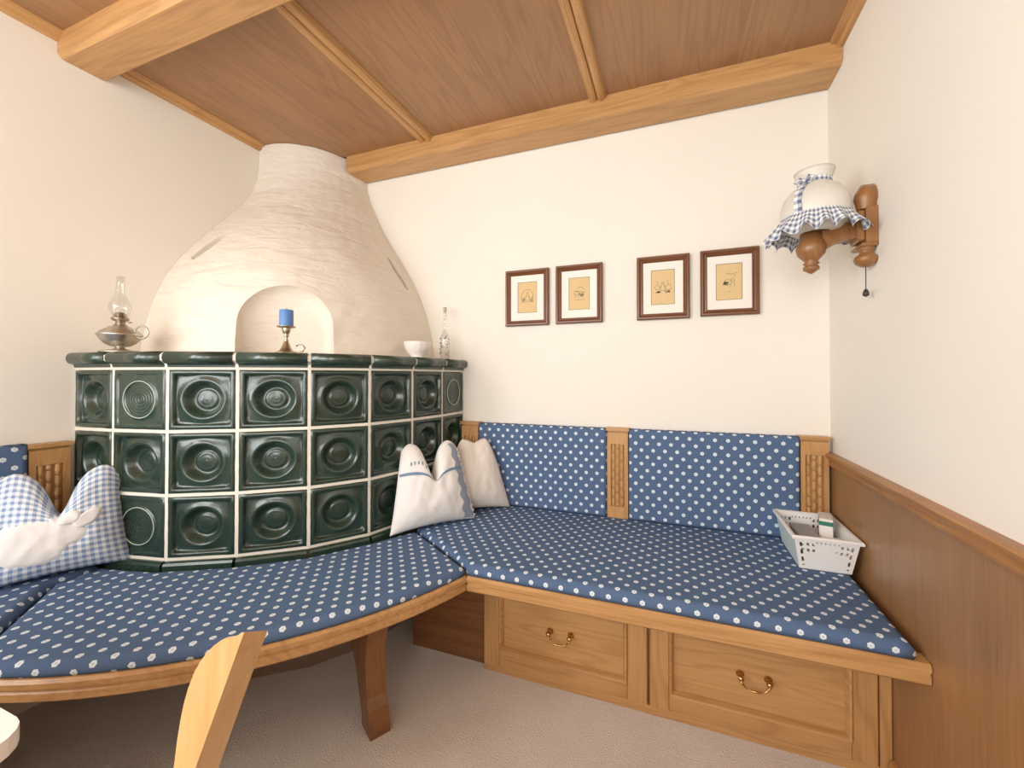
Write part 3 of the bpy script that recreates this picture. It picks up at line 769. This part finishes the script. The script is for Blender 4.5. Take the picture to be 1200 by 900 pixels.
for k in range(64):
    a = 2*PI*k/64; r = 0.43*(1+0.10*math.sin(3*a+0.6)+0.08*math.sin(5*a+1.2)+0.03*math.sin(17*a))
    blob.append((-0.26+r*1.40*math.cos(a), -0.30+r*0.98*math.sin(a)))
ap = obj('applique', patch(f1, blob), 'white_linen', p1, local=True); ap['label'] = 'puffy white fabric applique'
head = [(0.44+0.24*math.cos(2*PI*k/32)*(1+0.08*math.sin(6*PI*k/32)), 0.0+0.15*math.sin(2*PI*k/32)+0.1*math.cos(2*PI*k/32)) for k in range(32)]
obj('applique', patch(f1, head, 6, 0.006), 'white_linen', p1, local=True)
neck = [(0.12+0.24*math.cos(2*PI*k/32), 0.12+0.20*math.sin(2*PI*k/32)-0.05*math.cos(2*PI*k/32)) for k in range(32)]
obj('applique', patch(f1, neck, 6, 0.007), 'white_linen', p1, local=True)
p2, f2 = pillow('white_pillow', 'white pillow with blue embroidered band leaning on the stove tiles', (-1.480, -0.400, ZS+0.001), (0.80, -0.60), 0.22, 0.36, 0.355, 0.13, 0.18, 'white_linen', 4.0, cw=0.22, taper=0.34)
def band(fn, v0, v1, u0=-0.98, u1=0.98, nn=60, lift=0.0015, dip=0.0):
    mb = MB()
    for i in range(nn+1):
        u = lerp(u0, u1, i/nn)
        for k in range(4): mb.v.append(fn(u, lerp(v0, v1, k/3)-dip*u*u, 1)+Vector((0, -lift, 0)))
    mb.f = [(i*4+k, i*4+k+1, i*4+5+k, i*4+4+k) for i in range(nn) for k in range(3)]; mb.smooth = set(range(len(mb.f)))
    return mb
o = obj('embroidered_band', band(f2, 0.24, 0.31), 'band_blue', p2, local=True); o['label'] = 'pale blue embroidered band'
mbx = MB()
for k in range(7):
    u = -0.72+k*0.11
    m_ = band(f2, 0.52-0.05*abs(k-3)*0.4, 0.60-0.05*abs(k-3)*0.4, u, u+0.04, 3); mbx.add(m_.v, m_.f, True)
obj('embroidery', mbx, 'band_blue', p2, local=True)
mbx = MB(); pts = [f2(0.985, lerp(-0.9, 0.85, k/30), 1) for k in range(31)]
for p in pts[::2]: mbx.lathe([(0.0005, -0.006), (0.005, -0.003), (0.006, 0), (0.005, 0.003), (0.0005, 0.006)], 8, p)
obj('bobble_trim', mbx, 'white_linen', p2, local=True)
strip = MB()
for i in range(41):
    v = lerp(-0.95, 0.92, i/40)
    for k in range(4): strip.v.append(f2(lerp(0.66, 0.93, k/3)+0.04*math.sin(i*0.9), v, 1)+Vector((0, -0.0015, 0)))
strip.f = [(i*4+k, i*4+k+1, i*4+5+k, i*4+4+k) for i in range(40) for k in range(3)]; strip.smooth = set(range(len(strip.f)))
o = obj('printed_side', strip, 'grey_print', p2, local=True); o['label'] = 'grey printed side strip'
p3, f3 = pillow('cream_pillow', 'plain cream pillow tucked between the white pillow and the backrest', (-1.418, -0.165, ZS+0.001), (0.62, -0.78), 0.14, 0.33, 0.335, 0.13, 0.015, 'cream_linen', 9.0, taper=0.55)

# ------------------------------------------------------------------ pictures
def picture(x0, x1, z0, z1, label, strokes, dark):
    t = thing('framed_picture', label, 'picture', ((x0+x1)/2, -0.002, z0), group='framed prints on the back wall')
    wood_ = 'walnut_'
    pr = [(0, 0), (0, 0.016), (0.004, 0.020), (0.010, 0.020), (0.013, 0.015), (0.018, 0.012), (0.022, 0.013), (0.026, 0.009), (0.026, 0.0)]
    cs = [(x0, z0), (x1, z0), (x1, z1), (x0, z1)]; sg = [(1, 1), (-1, 1), (-1, -1), (1, -1)]
    m_ = len(pr)
    for e in range(4):
        mb = MB()
        for q in (e, (e+1) % 4):
            for d, h in pr: mb.v.append(Vector((cs[q][0]+sg[q][0]*d, -0.002-h, cs[q][1]+sg[q][1]*d)))
        mb.f = [(j, (j+1) % m_, m_+(j+1) % m_, m_+j) for j in range(m_)] + [tuple(range(m_))[::-1], tuple(range(m_, 2*m_))]
        obj('frame_bar', mb, wood_+('x' if e % 2 == 0 else 'z'), t)
    w = x1-x0; h = z1-z0; mx = w*0.275; mz0 = h*0.235; mz1 = h*0.215
    a0, a1, b0, b1 = x0+mx, x1-mx, z0+mz0, z1-mz1
    mm = MB(); o4 = [(x0+.02, z0+.02), (x1-.02, z0+.02), (x1-.02, z1-.02), (x0+.02, z1-.02)]; i4 = [(a0, b0), (a1, b0), (a1, b1), (a0, b1)]
    vs = [(p[0], -0.009, p[1]) for p in o4] + [(p[0], -0.007, p[1]) for p in i4] + [(p[0], -0.004, p[1]) for p in o4] + [(p[0], -0.004, p[1]) for p in i4]
    fs = []
    for k in range(4):
        n_ = (k+1) % 4; fs += [(k, n_, 4+n_, 4+k), (8+k, 8+n_, n_, k), (4+k, 4+n_, 12+n_, 12+k), (8+k, 8+n_, 12+n_, 12+k)]
    mm.add(vs, fs); obj('mat_board', mm, 'mat_board', t)
    pp = obj('print', MB().box((a0-0.002, -0.0055, b0-0.002), (a1+0.002, -0.003, b1+0.002)), 'print_paper', t)
    ln = MB(); lw = 0.0018
    for q in ((a0, b0, a1, b0+lw), (a0, b1-lw, a1, b1), (a0, b0, a0+lw, b1), (a1-lw, b0, a1, b1)): ln.box((q[0], -0.0062, q[1]), (q[2], -0.0054, q[3]))
    cx, cz = (a0+a1)/2, (b0+b1)/2; s = (a1-a0)
    for st in strokes:
        pts = [Vector((cx+p[0]*s, -0.0057, cz+p[1]*s)) for p in st]
        for p, q in zip(pts, pts[1:]):
            d = (q-p)
            if d.length < 1e-5: continue
            nrm = Vector((-d.z, 0, d.x)).normalized()*0.0007
            ln.add([p+nrm, q+nrm, q-nrm, p-nrm], [(0, 1, 2, 3)])
    o = obj('drawing', ln, 'ink', pp); o['label'] = 'fine pen drawing in a thin ruled border'
def circ(x, y, r, a0=0, a1=2*PI, n=14, k=1.0): return [(x+r*math.cos(lerp(a0, a1, i/n)), y+k*r*math.sin(lerp(a0, a1, i/n))) for i in range(n+1)]
rnd = random.Random(3)
def hatch(x, y, w, h, n): return [[(x+rnd.uniform(-w, w), y+rnd.uniform(-h, h)) for _ in range(3)] for _ in range(n)]
figure = lambda x, y, s: [circ(x, y+0.20*s, 0.05*s), [(x-0.05*s, y+0.14*s), (x-0.12*s, y-0.18*s), (x+0.12*s, y-0.18*s), (x+0.05*s, y+0.14*s)], [(x-0.05*s, y+0.1*s), (x-0.14*s, y-0.02*s)], [(x+0.05*s, y+0.1*s), (x+0.14*s, y-0.02*s)]]
S1 = figure(0.0, 0.02, 0.9) + [circ(0.0, 0.05, 0.30, 0, PI, k=1.1), [(-0.30, 0.05), (-0.30, -0.22)], [(0.30, 0.05), (0.30, -0.22)], [(-0.34, -0.22), (0.34, -0.22)]] + hatch(-0.2, -0.1, 0.08, 0.12, 6) + hatch(0.2, -0.1, 0.08, 0.12, 6)
S2 = [circ(-0.12, 0.02, 0.12, k=0.7), circ(0.05, 0.10, 0.2, 0.3, 2.4), [(-0.2, -0.05), (-0.2, -0.2)], [(-0.05, -0.05), (-0.03, -0.2)], [(-0.25, -0.3), (0.25, -0.28)], [(-0.3, 0.15), (0.3, 0.05)]] + hatch(0.1, -0.05, 0.14, 0.1, 8)
S3 = figure(0.0, 0.0, 0.9) + [circ(-0.24, 0.0, 0.1), circ(0.24, -0.02, 0.12), [(-0.25, 0.3), (-0.2, 0.12)], [(0.2, 0.32), (0.22, 0.12)]] + hatch(-0.2, -0.2, 0.14, 0.06, 8) + hatch(0.2, -0.2, 0.14, 0.06, 8)
S4 = [circ(-0.05, -0.02, 0.15, k=0.75), circ(0.14, 0.06, 0.07), [(0.05, -0.12), (0.05, -0.25)], [(0.2, -0.02), (0.2, -0.2)], [(-0.1, 0.36), (0.1, 0.3), (0.3, 0.36)], [(0.24, 0.28), (0.22, 0.2)], [(-0.05, -0.42), (0.08, -0.42)]] + hatch(-0.12, -0.06, 0.12, 0.09, 12)
picture(-1.333, -1.113, 1.326, 1.596, 'small framed sketch nearest the stove, leftmost of four prints', S1, 1)
picture(-1.077, -0.859, 1.327, 1.597, 'small framed sketch second from the stove', S2, 0)
picture(-0.709, -0.494, 1.327, 1.600, 'small framed sketch third from the stove, right of the wide gap', S3, 0)
picture(-0.453, -0.236, 1.331, 1.602, 'small framed sketch nearest the wall lamp, rightmost of four prints', S4, 1)

# ------------------------------------------------------------------ wall lamp
SX, SY, SZ = -0.146, -0.362, 1.50
wl = thing('wall_lamp', 'wooden wall lamp with frilled checked skirt and glass globe shade', 'lamp', (0, SY, 1.42))
bp = MB(); prof = [(0.036, 1.470), (0.036, 1.575), (0.028, 1.580), (0.026, 1.586), (0.034, 1.600), (0.034, 1.615), (0.024, 1.638), (0.008, 1.650), (-0.008, 1.650), (-0.024, 1.638), (-0.034, 1.615), (-0.034, 1.600), (-0.026, 1.586), (-0.028, 1.580), (-0.036, 1.575), (-0.036, 1.470)]
bp.prism(prof[::-1], lambda p: (-0.001, SY+p[0], p[1]), lambda p: (-0.030, SY+p[0], p[1]))
bp.bevbox((-0.048, SY-0.030, 1.478), (-0.028, SY+0.030, 1.570), 0.004)
bp.bevbox((-0.042, SY-0.040, 1.460), (-0.001, SY+0.040, 1.472), 0.004)
obj('back_plate', bp, 'sconce_wood', wl)
kn = MB().lathe([(0.0005, 1.403), (0.012, 1.405), (0.024, 1.414), (0.029, 1.424), (0.027, 1.434), (0.016, 1.442), (0.014, 1.448), (0.022, 1.454), (0.022, 1.461), (0.0005, 1.461)], 24, (-0.024, SY-0.014, 0))
obj('lower_knob', kn, 'sconce_wood', wl)
fi = MB().lathe([(0.020, 1.572), (0.024, 1.590), (0.028, 1.604), (0.026, 1.620), (0.016, 1.637), (0.0005, 1.646)], 24, (-0.024, SY-0.014, 0))
obj('finial', fi, 'sconce_wood', wl)
ar = MB(); armp = [(-0.045, 1.492), (-0.090, 1.487), (-0.120, 1.470), (-0.150, 1.470), (-0.150, 1.520), (-0.045, 1.545)]
ar.prism(armp, lambda p: (p[0], SY-0.017, p[1]), lambda p: (p[0], SY+0.017, p[1]))
obj('arm', ar, 'sconce_wood', wl)
dr = MB().lathe([(0.0005, 1.398), (0.008, 1.402), (0.022, 1.412), (0.021, 1.420), (0.015, 1.424), (0.022, 1.430), (0.016, 1.436), (0.020, 1.440), (0.036, 1.458), (0.041, 1.478), (0.034, 1.496), (0.030, 1.500), (0.030, 1.522), (0.0005, 1.522)], 28, (SX-0.01, SY, 0))
obj('turned_drop', dr, 'sconce_wood', wl)
gl = MB().lathe([(0.040, 1.522), (0.060, 1.526), (0.082, 1.545), (0.092, 1.575), (0.091, 1.605), (0.082, 1.632), (0.064, 1.655), (0.046, 1.668), (0.041, 1.676), (0.043, 1.686), (0.050, 1.700), (0.054, 1.712), (0.051, 1.712), (0.044, 1.697), (0.038, 1.682), (0.042, 1.664), (0.061, 1.650), (0.078, 1.628), (0.086, 1.603), (0.086, 1.576), (0.078, 1.550), (0.058, 1.532), (0.040, 1.527)], 40, (SX, SY, 0))
g_ = obj('globe_shade', gl, 'shade_glass', wl)
fr = MB(); N = 160; uv = []
for i in range(N):
    a = 2*PI*i/N; wv = math.sin(a*15+0.8*math.sin(a*4)); w2 = math.sin(a*15+1.3+0.8*math.sin(a*4))
    for k in range(7):
        t = k/6; r = lerp(0.086, 0.128, t)+0.011*wv*t*t; z = 1.566-0.056*t**1.3+0.012*w2*t*t + 0.012*(1-t)**2
        fr.v.append(Vector((SX+r*math.cos(a), SY+r*math.sin(a), z))); uv.append((a*0.15, t*0.07))
fr.f = [(i*7+k, ((i+1) % N)*7+k, ((i+1) % N)*7+k+1, i*7+k+1) for i in range(N) for k in range(6)]; fr.smooth = set(range(len(fr.f))); fr.uv = uv
sk = obj('frill', fr, 'gingham_navy', wl); sk['label'] = 'frilled blue and white checked skirt'
rb = MB(); uv = []; N = 40
for i in range(N):
    a = 2*PI*i/N
    for k in range(3): rb.v.append(Vector((SX+0.0445*math.cos(a), SY+0.0445*math.sin(a), 1.670+0.007*k))); uv.append((a*0.05, k*0.007))
rb.f = [(i*3+k, ((i+1) % N)*3+k, ((i+1) % N)*3+k+1, i*3+k+1) for i in range(N) for k in range(2)]; rb.uv = uv
rib = obj('ribbon', rb, 'gingham_navy', wl)
rt = MB(); uv = []; ra = math.radians(228)
rp = [(0.046, 1.672), (0.062, 1.660), (0.084, 1.636), (0.094, 1.606), (0.095, 1.575), (0.092, 1.556)]
for i, (r, z) in enumerate(rp):
    for s in (-1, 1):
        a = ra+s*0.011/r + 0.02*math.sin(i*2); rt.v.append(Vector((SX+r*math.cos(a), SY+r*math.sin(a), z))); uv.append((s*0.006, i*0.02))
rt.f = [(i*2, i*2+1, i*2+3, i*2+2) for i in range(5)]; rt.uv = uv; rt.smooth = set(range(5))
obj('ribbon_tail', rt, 'gingham_navy', rib)
for s in (-1, 1):
    bo = MB(); pts = [Vector((SX+0.050*math.cos(ra), SY+0.050*math.sin(ra), 1.674))]
    d = Vector((-math.sin(ra), math.cos(ra), 0))*s; q = Vector((math.cos(ra), math.sin(ra), 0))
    pts += [pts[0]+d*0.014+q*0.006+Vector((0, 0, 0.009)), pts[0]+d*0.026+q*0.008+Vector((0, 0, 0.002)), pts[0]+d*0.014+q*0.006+Vector((0, 0, -0.009)), pts[0]+q*0.001]
    bo.tube(pts, [0.002, 0.005, 0.005, 0.005, 0.002], 6); bo.uv = [(v.x, v.z) for v in bo.v]
    obj('bow_loop', bo, 'gingham_navy', rib)
cd = MB().tube([(-0.024, SY-0.014, 1.404), (-0.024, SY-0.0145, 1.37), (-0.024, SY-0.014, 1.336)], 0.0013, 6)
cord = obj('pull_cord', cd, 'black_knob', wl)
obj('cord_knob', MB().lathe([(0.0005, 1.340), (0.004, 1.338), (0.008, 1.328), (0.008, 1.320), (0.0005, 1.316)], 14, (-0.024, SY-0.014, 0)), 'black_knob', cord)

# ------------------------------------------------------------------ things on the stove
# oil lamp
lp = (-2.383, -0.985, ZTOP)
ol = thing('oil_lamp', 'pewter oil lamp with tall glass chimney on the stove ledge', 'lamp', lp)
def L(prof, seg=32, x=0, y=0): return MB().lathe(prof, seg, (lp[0]+x, lp[1]+y, lp[2]))
obj('foot', L([(0.0005, 0), (0.052, 0), (0.055, 0.003), (0.050, 0.007), (0.022, 0.011), (0.013, 0.016), (0.012, 0.022)]), 'pewter', ol)
obj('reservoir', L([(0.012, 0.020), (0.026, 0.0235), (0.041, 0.033), (0.051, 0.045), (0.057, 0.058), (0.060, 0.062), (0.060, 0.065), (0.056, 0.068), (0.050, 0.076), (0.040, 0.083), (0.034, 0.086), (0.031, 0.090), (0.020, 0.094), (0.015, 0.100), (0.0005, 0.100)]), 'pewter', ol)
bu = obj('burner', L([(0.013, 0.098), (0.013, 0.110), (0.020, 0.112), (0.024, 0.118), (0.024, 0.122), (0.016, 0.126), (0.017, 0.134), (0.010, 0.141), (0.0005, 0.143)]), 'brass_dark', ol)
wk = MB().tube([(lp[0]+0.012, lp[1], lp[2]+0.106), (lp[0]+0.034, lp[1]+0.01, lp[2]+0.106)], 0.0012, 6); wk.lathe([(0.0005, -0.002), (0.005, -0.002), (0.005, 0.002), (0.0005, 0.002)], 10, (lp[0]+0.035, lp[1]+0.01, lp[2]+0.106))
obj('wick_knob', wk, 'brass_dark', bu)
obj('chimney', L([(0.020, 0.123), (0.024, 0.140), (0.030, 0.155), (0.029, 0.168), (0.020, 0.188), (0.0135, 0.21), (0.0115, 0.240), (0.011, 0.268), (0.0095, 0.268), (0.010, 0.240), (0.012, 0.21), (0.0185, 0.188), (0.0275, 0.168), (0.0285, 0.155), (0.0225, 0.140), (0.0185, 0.123)]), 'clear_glass', ol)
hd = Vector((0.94, 0.34, 0)); hc = Vector(lp)+hd*0.075+Vector((0, 0, 0.072))
obj('handle', MB().tube([hc+hd*(0.024*math.cos(a))+Vector((0, 0, 0.022*math.sin(a))) for a in [2*PI*k/24 for k in range(24)]], 0.0032, 8, True), 'pewter', ol)
# candlestick and candle
cp_ = Vector((-1.872, -0.757, ZTOP))
cs_ = thing('candlestick', 'small metal candlestick with a curled handle in front of the niche', 'candlestick', cp_)
def Lc(prof, seg=28): return MB().lathe(prof, seg, cp_)
obj('base', Lc([(0.0005, 0), (0.036, 0), (0.037, 0.003), (0.030, 0.006), (0.022, 0.010), (0.015, 0.022), (0.010, 0.036), (0.006, 0.044)]), 'brass_dark', cs_)
obj('stem', Lc([(0.006, 0.042), (0.008, 0.046), (0.0055, 0.050), (0.0055, 0.060), (0.009, 0.064), (0.006, 0.068), (0.011, 0.074), (0.014, 0.086), (0.0135, 0.092)]), 'brass_dark', cs_)
obj('drip_pan', Lc([(0.0005, 0.090), (0.013, 0.091), (0.028, 0.094), (0.031, 0.098), (0.029, 0.0985), (0.012, 0.095), (0.0005, 0.094)]), 'brass_dark', cs_)
hd2 = RGT
obj('handle', MB().tube([cp_+hd2*x+Vector((0, 0, z)) for x, z in ((0.030, 0.004), (0.045, 0.003), (0.062, 0.008), (0.068, 0.020), (0.060, 0.030), (0.046, 0.032), (0.036, 0.027))], 0.0026, 8), 'brass_dark', cs_)
cz = cp_+Vector((0, 0, 0.0952))
ca = thing('candle', 'short blue pillar candle standing on the metal candlestick', 'candle', cz)
obj('wax', MB().lathe([(0.0005, 0), (0.0215, 0), (0.0225, 0.002), (0.0225, 0.060), (0.021, 0.062), (0.016, 0.0615), (0.0005, 0.060)], 28, cz), 'candle_wax', ca)
obj('wick', MB().tube([cz+Vector((0, 0, 0.058)), cz+Vector((0.0004, 0, 0.066)), cz+Vector((0.0015, 0, 0.070))], 0.0009, 6), 'black_knob', ca)
# bowl
mb = MB(); prof = [(0.0005, 0.0), (0.030, 0.0), (0.031, 0.006), (0.028, 0.010), (0.040, 0.022), (0.052, 0.042), (0.0575, 0.064), (0.059, 0.074), (0.056, 0.075), (0.053, 0.062), (0.046, 0.042), (0.030, 0.020), (0.0005, 0.014)]
seg = 48
for i, (r, z) in enumerate(prof):
    for k in range(seg):
        rr = r*(1+(0.035*abs(math.sin(k/seg*12*PI)) if 3 < i < 9 else 0)); a = 2*PI*k/seg
        mb.v.append(Vector((-1.660+rr*math.cos(a), -0.272+rr*math.sin(a), ZTOP+z)))
mb.f = [(i*seg+k, i*seg+(k+1) % seg, (i+1)*seg+(k+1) % seg, (i+1)*seg+k) for i in range(len(prof)-1) for k in range(seg)]; mb.smooth = set(range(len(mb.f)))
tag(obj('bowl', mb, 'porcelain'), 'small white fluted bowl on the right end of the stove', 'bowl')
# bottle
bo_ = Vector((-1.637, -0.075, ZTOP))
bt = thing('glass_bottle', 'slim clear glass bottle with painted dots at the stove end', 'bottle', bo_)
obj('glass', MB().lathe([(0.0005, 0), (0.022, 0), (0.024, 0.003), (0.024, 0.105), (0.021, 0.122), (0.011, 0.140), (0.0085, 0.155), (0.0085, 0.232), (0.011, 0.235), (0.011, 0.242), (0.0075, 0.242), (0.0068, 0.232), (0.0068, 0.155), (0.009, 0.142), (0.019, 0.121), (0.022, 0.105), (0.022, 0.006), (0.0005, 0.005)], 28, bo_), 'clear_glass', bt)
obj('stopper', MB().lathe([(0.006, 0.236), (0.0065, 0.246), (0.0095, 0.250), (0.010, 0.258), (0.006, 0.264), (0.0005, 0.265)], 16, bo_), 'pewter', bt)
mb = MB()
for k in range(26):
    a = -2.6+rnd.uniform(0, 2.6); z = rnd.uniform(0.02, 0.125); r = 0.0242 if z < 0.106 else 0.0215
    p = bo_+Vector((r*math.cos(a), r*math.sin(a), z)); mb.lathe([(0.0003, -0.003), (0.0025, -0.0015), (0.003, 0), (0.0025, 0.0015), (0.0003, 0.003)], 7, p)
obj('painted_dots', mb, 'glass_paint', bt)

# ------------------------------------------------------------------ basket with odds and ends
bk = thing('plastic_basket', 'white perforated plastic basket on the bench beside the panelling', 'basket', (-0.105, -0.185, ZS+0.001))
bx0, bx1, by0, by1 = -0.178, -0.038, -0.300, -0.075; rx0, rx1, ry0, ry1 = -0.196, -0.020, -0.318, -0.056
BZ0, BZ1 = ZS+0.001, ZS+0.108
base4 = [(bx0, by0), (bx1, by0), (bx1, by1), (bx0, by1)]; rim4 = [(rx0, ry0), (rx1, ry0), (rx1, ry1), (rx0, ry1)]
def basket_wall(k, holes):
    a, b_, c_, d_ = Vector(base4[k]+(BZ0,)), Vector(base4[(k+1) % 4]+(BZ0,)), Vector(rim4[(k+1) % 4]+(BZ1,)), Vector(rim4[k]+(BZ1,))
    nx = 44 if k % 2 == 0 else 60; nz = 22
    nrm = (b_-a).cross(d_-a).normalized(); th = 0.0022
    def P(i, j, s): return a.lerp(b_, i/nx).lerp(d_.lerp(c_, i/nx), j/nz) - nrm*th*s
    keep = {}
    for i in range(nx):
        for j in range(nz):
            keep[i, j] = True
            if holes and 2 <= j <= nz-4 and 2 <= i < nx-2:
                u = (i+0.5)/nx; v = (j+0.5)/nz
                for c0 in (0.22, 0.78):     # two lozenge fields of small diamonds and a line of slots at the corners
                    du, dv = abs(u-c0)*nx, (v-0.66)*nz
                    if du < 7 and abs(dv) < 5 and du/7+abs(dv)/5 < 1.0 and (int(i) % 4 in (0, 1)) and (int(j) % 4 in (0, 1)): keep[i, j] = False
                if (i in (3, 4) or i in (nx-5, nx-4)) and j % 5 in (0, 1, 2): keep[i, j] = False
                if j == nz-4 and i % 3 == 0 and 0.3 < u < 0.7: keep[i, j] = False
    mb = MB(); w = nx+1; h = nz+1
    mb.v = [P(i, j, s) for s in (0, 1) for j in range(h) for i in range(w)]; o = w*h
    for (i, j), kp in keep.items():
        if not kp: continue
        q = (j*w+i, j*w+i+1, (j+1)*w+i+1, (j+1)*w+i); mb.f.append(q); mb.f.append(tuple(x+o for x in q[::-1]))
        for (di, dj, e0, e1) in ((-1, 0, 3, 0), (1, 0, 1, 2), (0, -1, 0, 1), (0, 1, 2, 3)):
            if not keep.get((i+di, j+dj), False): mb.f.append((q[e1], q[e0], q[e0]+o, q[e1]+o))
    return mb
for k in range(4):
    o = obj('side_wall', basket_wall(k, k != 3), 'white_plastic' if k != 3 else 'mint_plastic', bk)
    if k == 3: o['label'] = 'pale mint side wall'
obj('bottom', MB().box((bx0, by0, BZ0), (bx1, by1, BZ0+0.003)), 'white_plastic', bk)
rim = MB(); rp_ = [(-0.003, BZ1-0.004), (0.007, BZ1-0.008), (0.008, BZ1-0.002), (0.004, BZ1+0.003), (-0.003, BZ1+0.002)]
rl_ = [offset_path(rim4, d, True) for d, z in rp_]
for i in range(4):
    for lp_, (d, z) in zip(rl_, rp_): rim.v.append(Vector((lp_[i][0], lp_[i][1], z)))
rim.f = [(i*5+j, i*5+(j+1) % 5, ((i+1) % 4)*5+(j+1) % 5, ((i+1) % 4)*5+j) for i in range(4) for j in range(5)]
obj('rim', rim, 'white_plastic', bk)
FB = BZ0+0.0035
bxm = thing('carton', 'slim white carton with a green stripe standing in the basket', 'box', (-0.062, -0.150, FB))
M = Matrix.Translation((-0.062, -0.150, FB)) @ Matrix.Rotation(math.radians(-14), 4, 'Z'); WM[bxm] = M; bxm.rotation_euler = M.to_euler()
obj('card_box', MB().bevbox((-0.019, -0.042, 0), (0.019, 0.042, 0.128), 0.001), 'paper', bxm, local=True)
obj('green_stripe', MB().box((-0.0193, -0.0424, 0.105), (0.0193, 0.0424, 0.119)), 'green_print', bxm, local=True)
nk = MB()
for i in range(11): nk.bevbox((-0.160+0.001*(i % 2), -0.270+0.002*(i % 3), FB+i*0.007), (-0.098+0.001*(i % 3), -0.100, FB+0.006+i*0.007), 0.002)
tag(obj('napkin_stack', nk, 'grey_card'), 'stack of grey folded paper napkins in the basket', 'napkins')
lf = MB()
for i in range(7): lf.bevbox((-0.092, -0.285+i*0.003, FB+i*0.010), (-0.045+0.002*i, -0.205+i*0.002, FB+0.009+i*0.010), 0.001)
tag(obj('paper_pile', lf, 'paper'), 'small pile of white paper slips in the basket front', 'paper')

# ------------------------------------------------------------------ chair and table at the near left
TH = 0.045
top = at_depth(286, 741, 0.37)
fac = Vector((-0.95, -0.30, 0)).normalized(); lft = Vector((-fac.y, fac.x, 0))
lean = 0.36
# chair-local frame: X = right of the sitter, Y = forward, origin on the floor below the seat centre
hp = top.z
org = Vector((top.x, top.y, 0)) + fac*((hp-0.45)*lean+0.20) + lft*(0.19-TH/2)
ch = thing('wooden_chair', 'light wooden chair with a curved back post at the lower left', 'chair', org, (0, 0, math.atan2(fac.y, fac.x)-PI/2))
PW = [(0.0, 0.002), (0.003, 0.005), (0.005, 0.014), (0.008, 0.019), (0.013, 0.024), (0.019, 0.028), (0.028, 0.0315), (0.037, 0.0335), (0.053, 0.034), (0.066, 0.033), (0.080, 0.031), (0.10, 0.027), (0.125, 0.021), (0.16, 0.019), (0.22, 0.022), (0.30, 0.030), (hp-0.45, 0.036)]
def post(xc):
    ys = -0.20; zs = [0.45, 0.55, 0.65, 0.75, hp-0.05, hp]
    pr = [(ys-(z-0.45)*lean, z) for z in zs] + [(ys-(hp-d-0.45)*lean+w, hp-d) for d, w in PW]
    cutz = lambda p: p[1]-0.027*max(0, min(1, (p[1]-hp+0.06)/0.06))
    return MB().prism(pr, lambda p: (xc-TH/2, p[0], p[1]), lambda p: (xc+TH/2, p[0]+(p[1]-cutz(p))*lean, cutz(p)))
for s in (-1, 1): obj('back_post', post(s*0.19), 'chair_wood', ch, local=True)
for z in (0.54,):
    y = -0.20-(z-0.45)*lean
    obj('back_slat', MB().bevbox((-0.168, y+0.006, z-0.028), (0.168, y+0.020, z+0.028), 0.004), 'chair_wood', ch, local=True)
obj('seat', MB().bevbox((-0.21, -0.21, 0.425), (0.21, 0.20, 0.45), 0.006), 'chair_wood', ch, local=True)
for sx in (-1, 1):
    for sy in (-1, 1):
        q = [(sx*0.165, sy*0.155, 0.425), (sx*0.195, sy*0.19, 0.0)]
        obj('leg', MB().tube(q, [0.022, 0.015], 10), 'chair_wood', ch, local=True)
tz = 0.733; tc_ = Vector((-1.152, -1.606))
P = []
for cx_, cy_, a0 in ((tc_.x-0.035, tc_.y-0.035, 0), (-2.02+0.03, tc_.y-0.035, 90), (-2.02+0.03, -2.9+0.03, 180), (tc_.x-0.035, -2.9+0.03, 270)):
    for k in range(6):
        a = math.radians(a0+k*18); P.append((cx_+0.035*math.cos(a), cy_+0.035*math.sin(a)))
tb = thing('white_table', 'white table with rounded corner at the left edge', 'table', (-1.6, -2.25, 0))
obj('table_top', MB().prism(P, lambda p: (p[0], p[1], tz-0.018), lambda p: (p[0], p[1], tz)), 'white_lacquer', tb)
for yy in (-2.05, -2.55):
    obj('trestle', MB().bevbox((-1.68, yy-0.04, 0), (-1.60, yy+0.04, tz-0.018), 0.006), 'white_lacquer', tb)
    obj('trestle_foot', MB().bevbox((-1.86, yy-0.03, 0), (-1.42, yy+0.03, 0.05), 0.006), 'white_lacquer', tb)
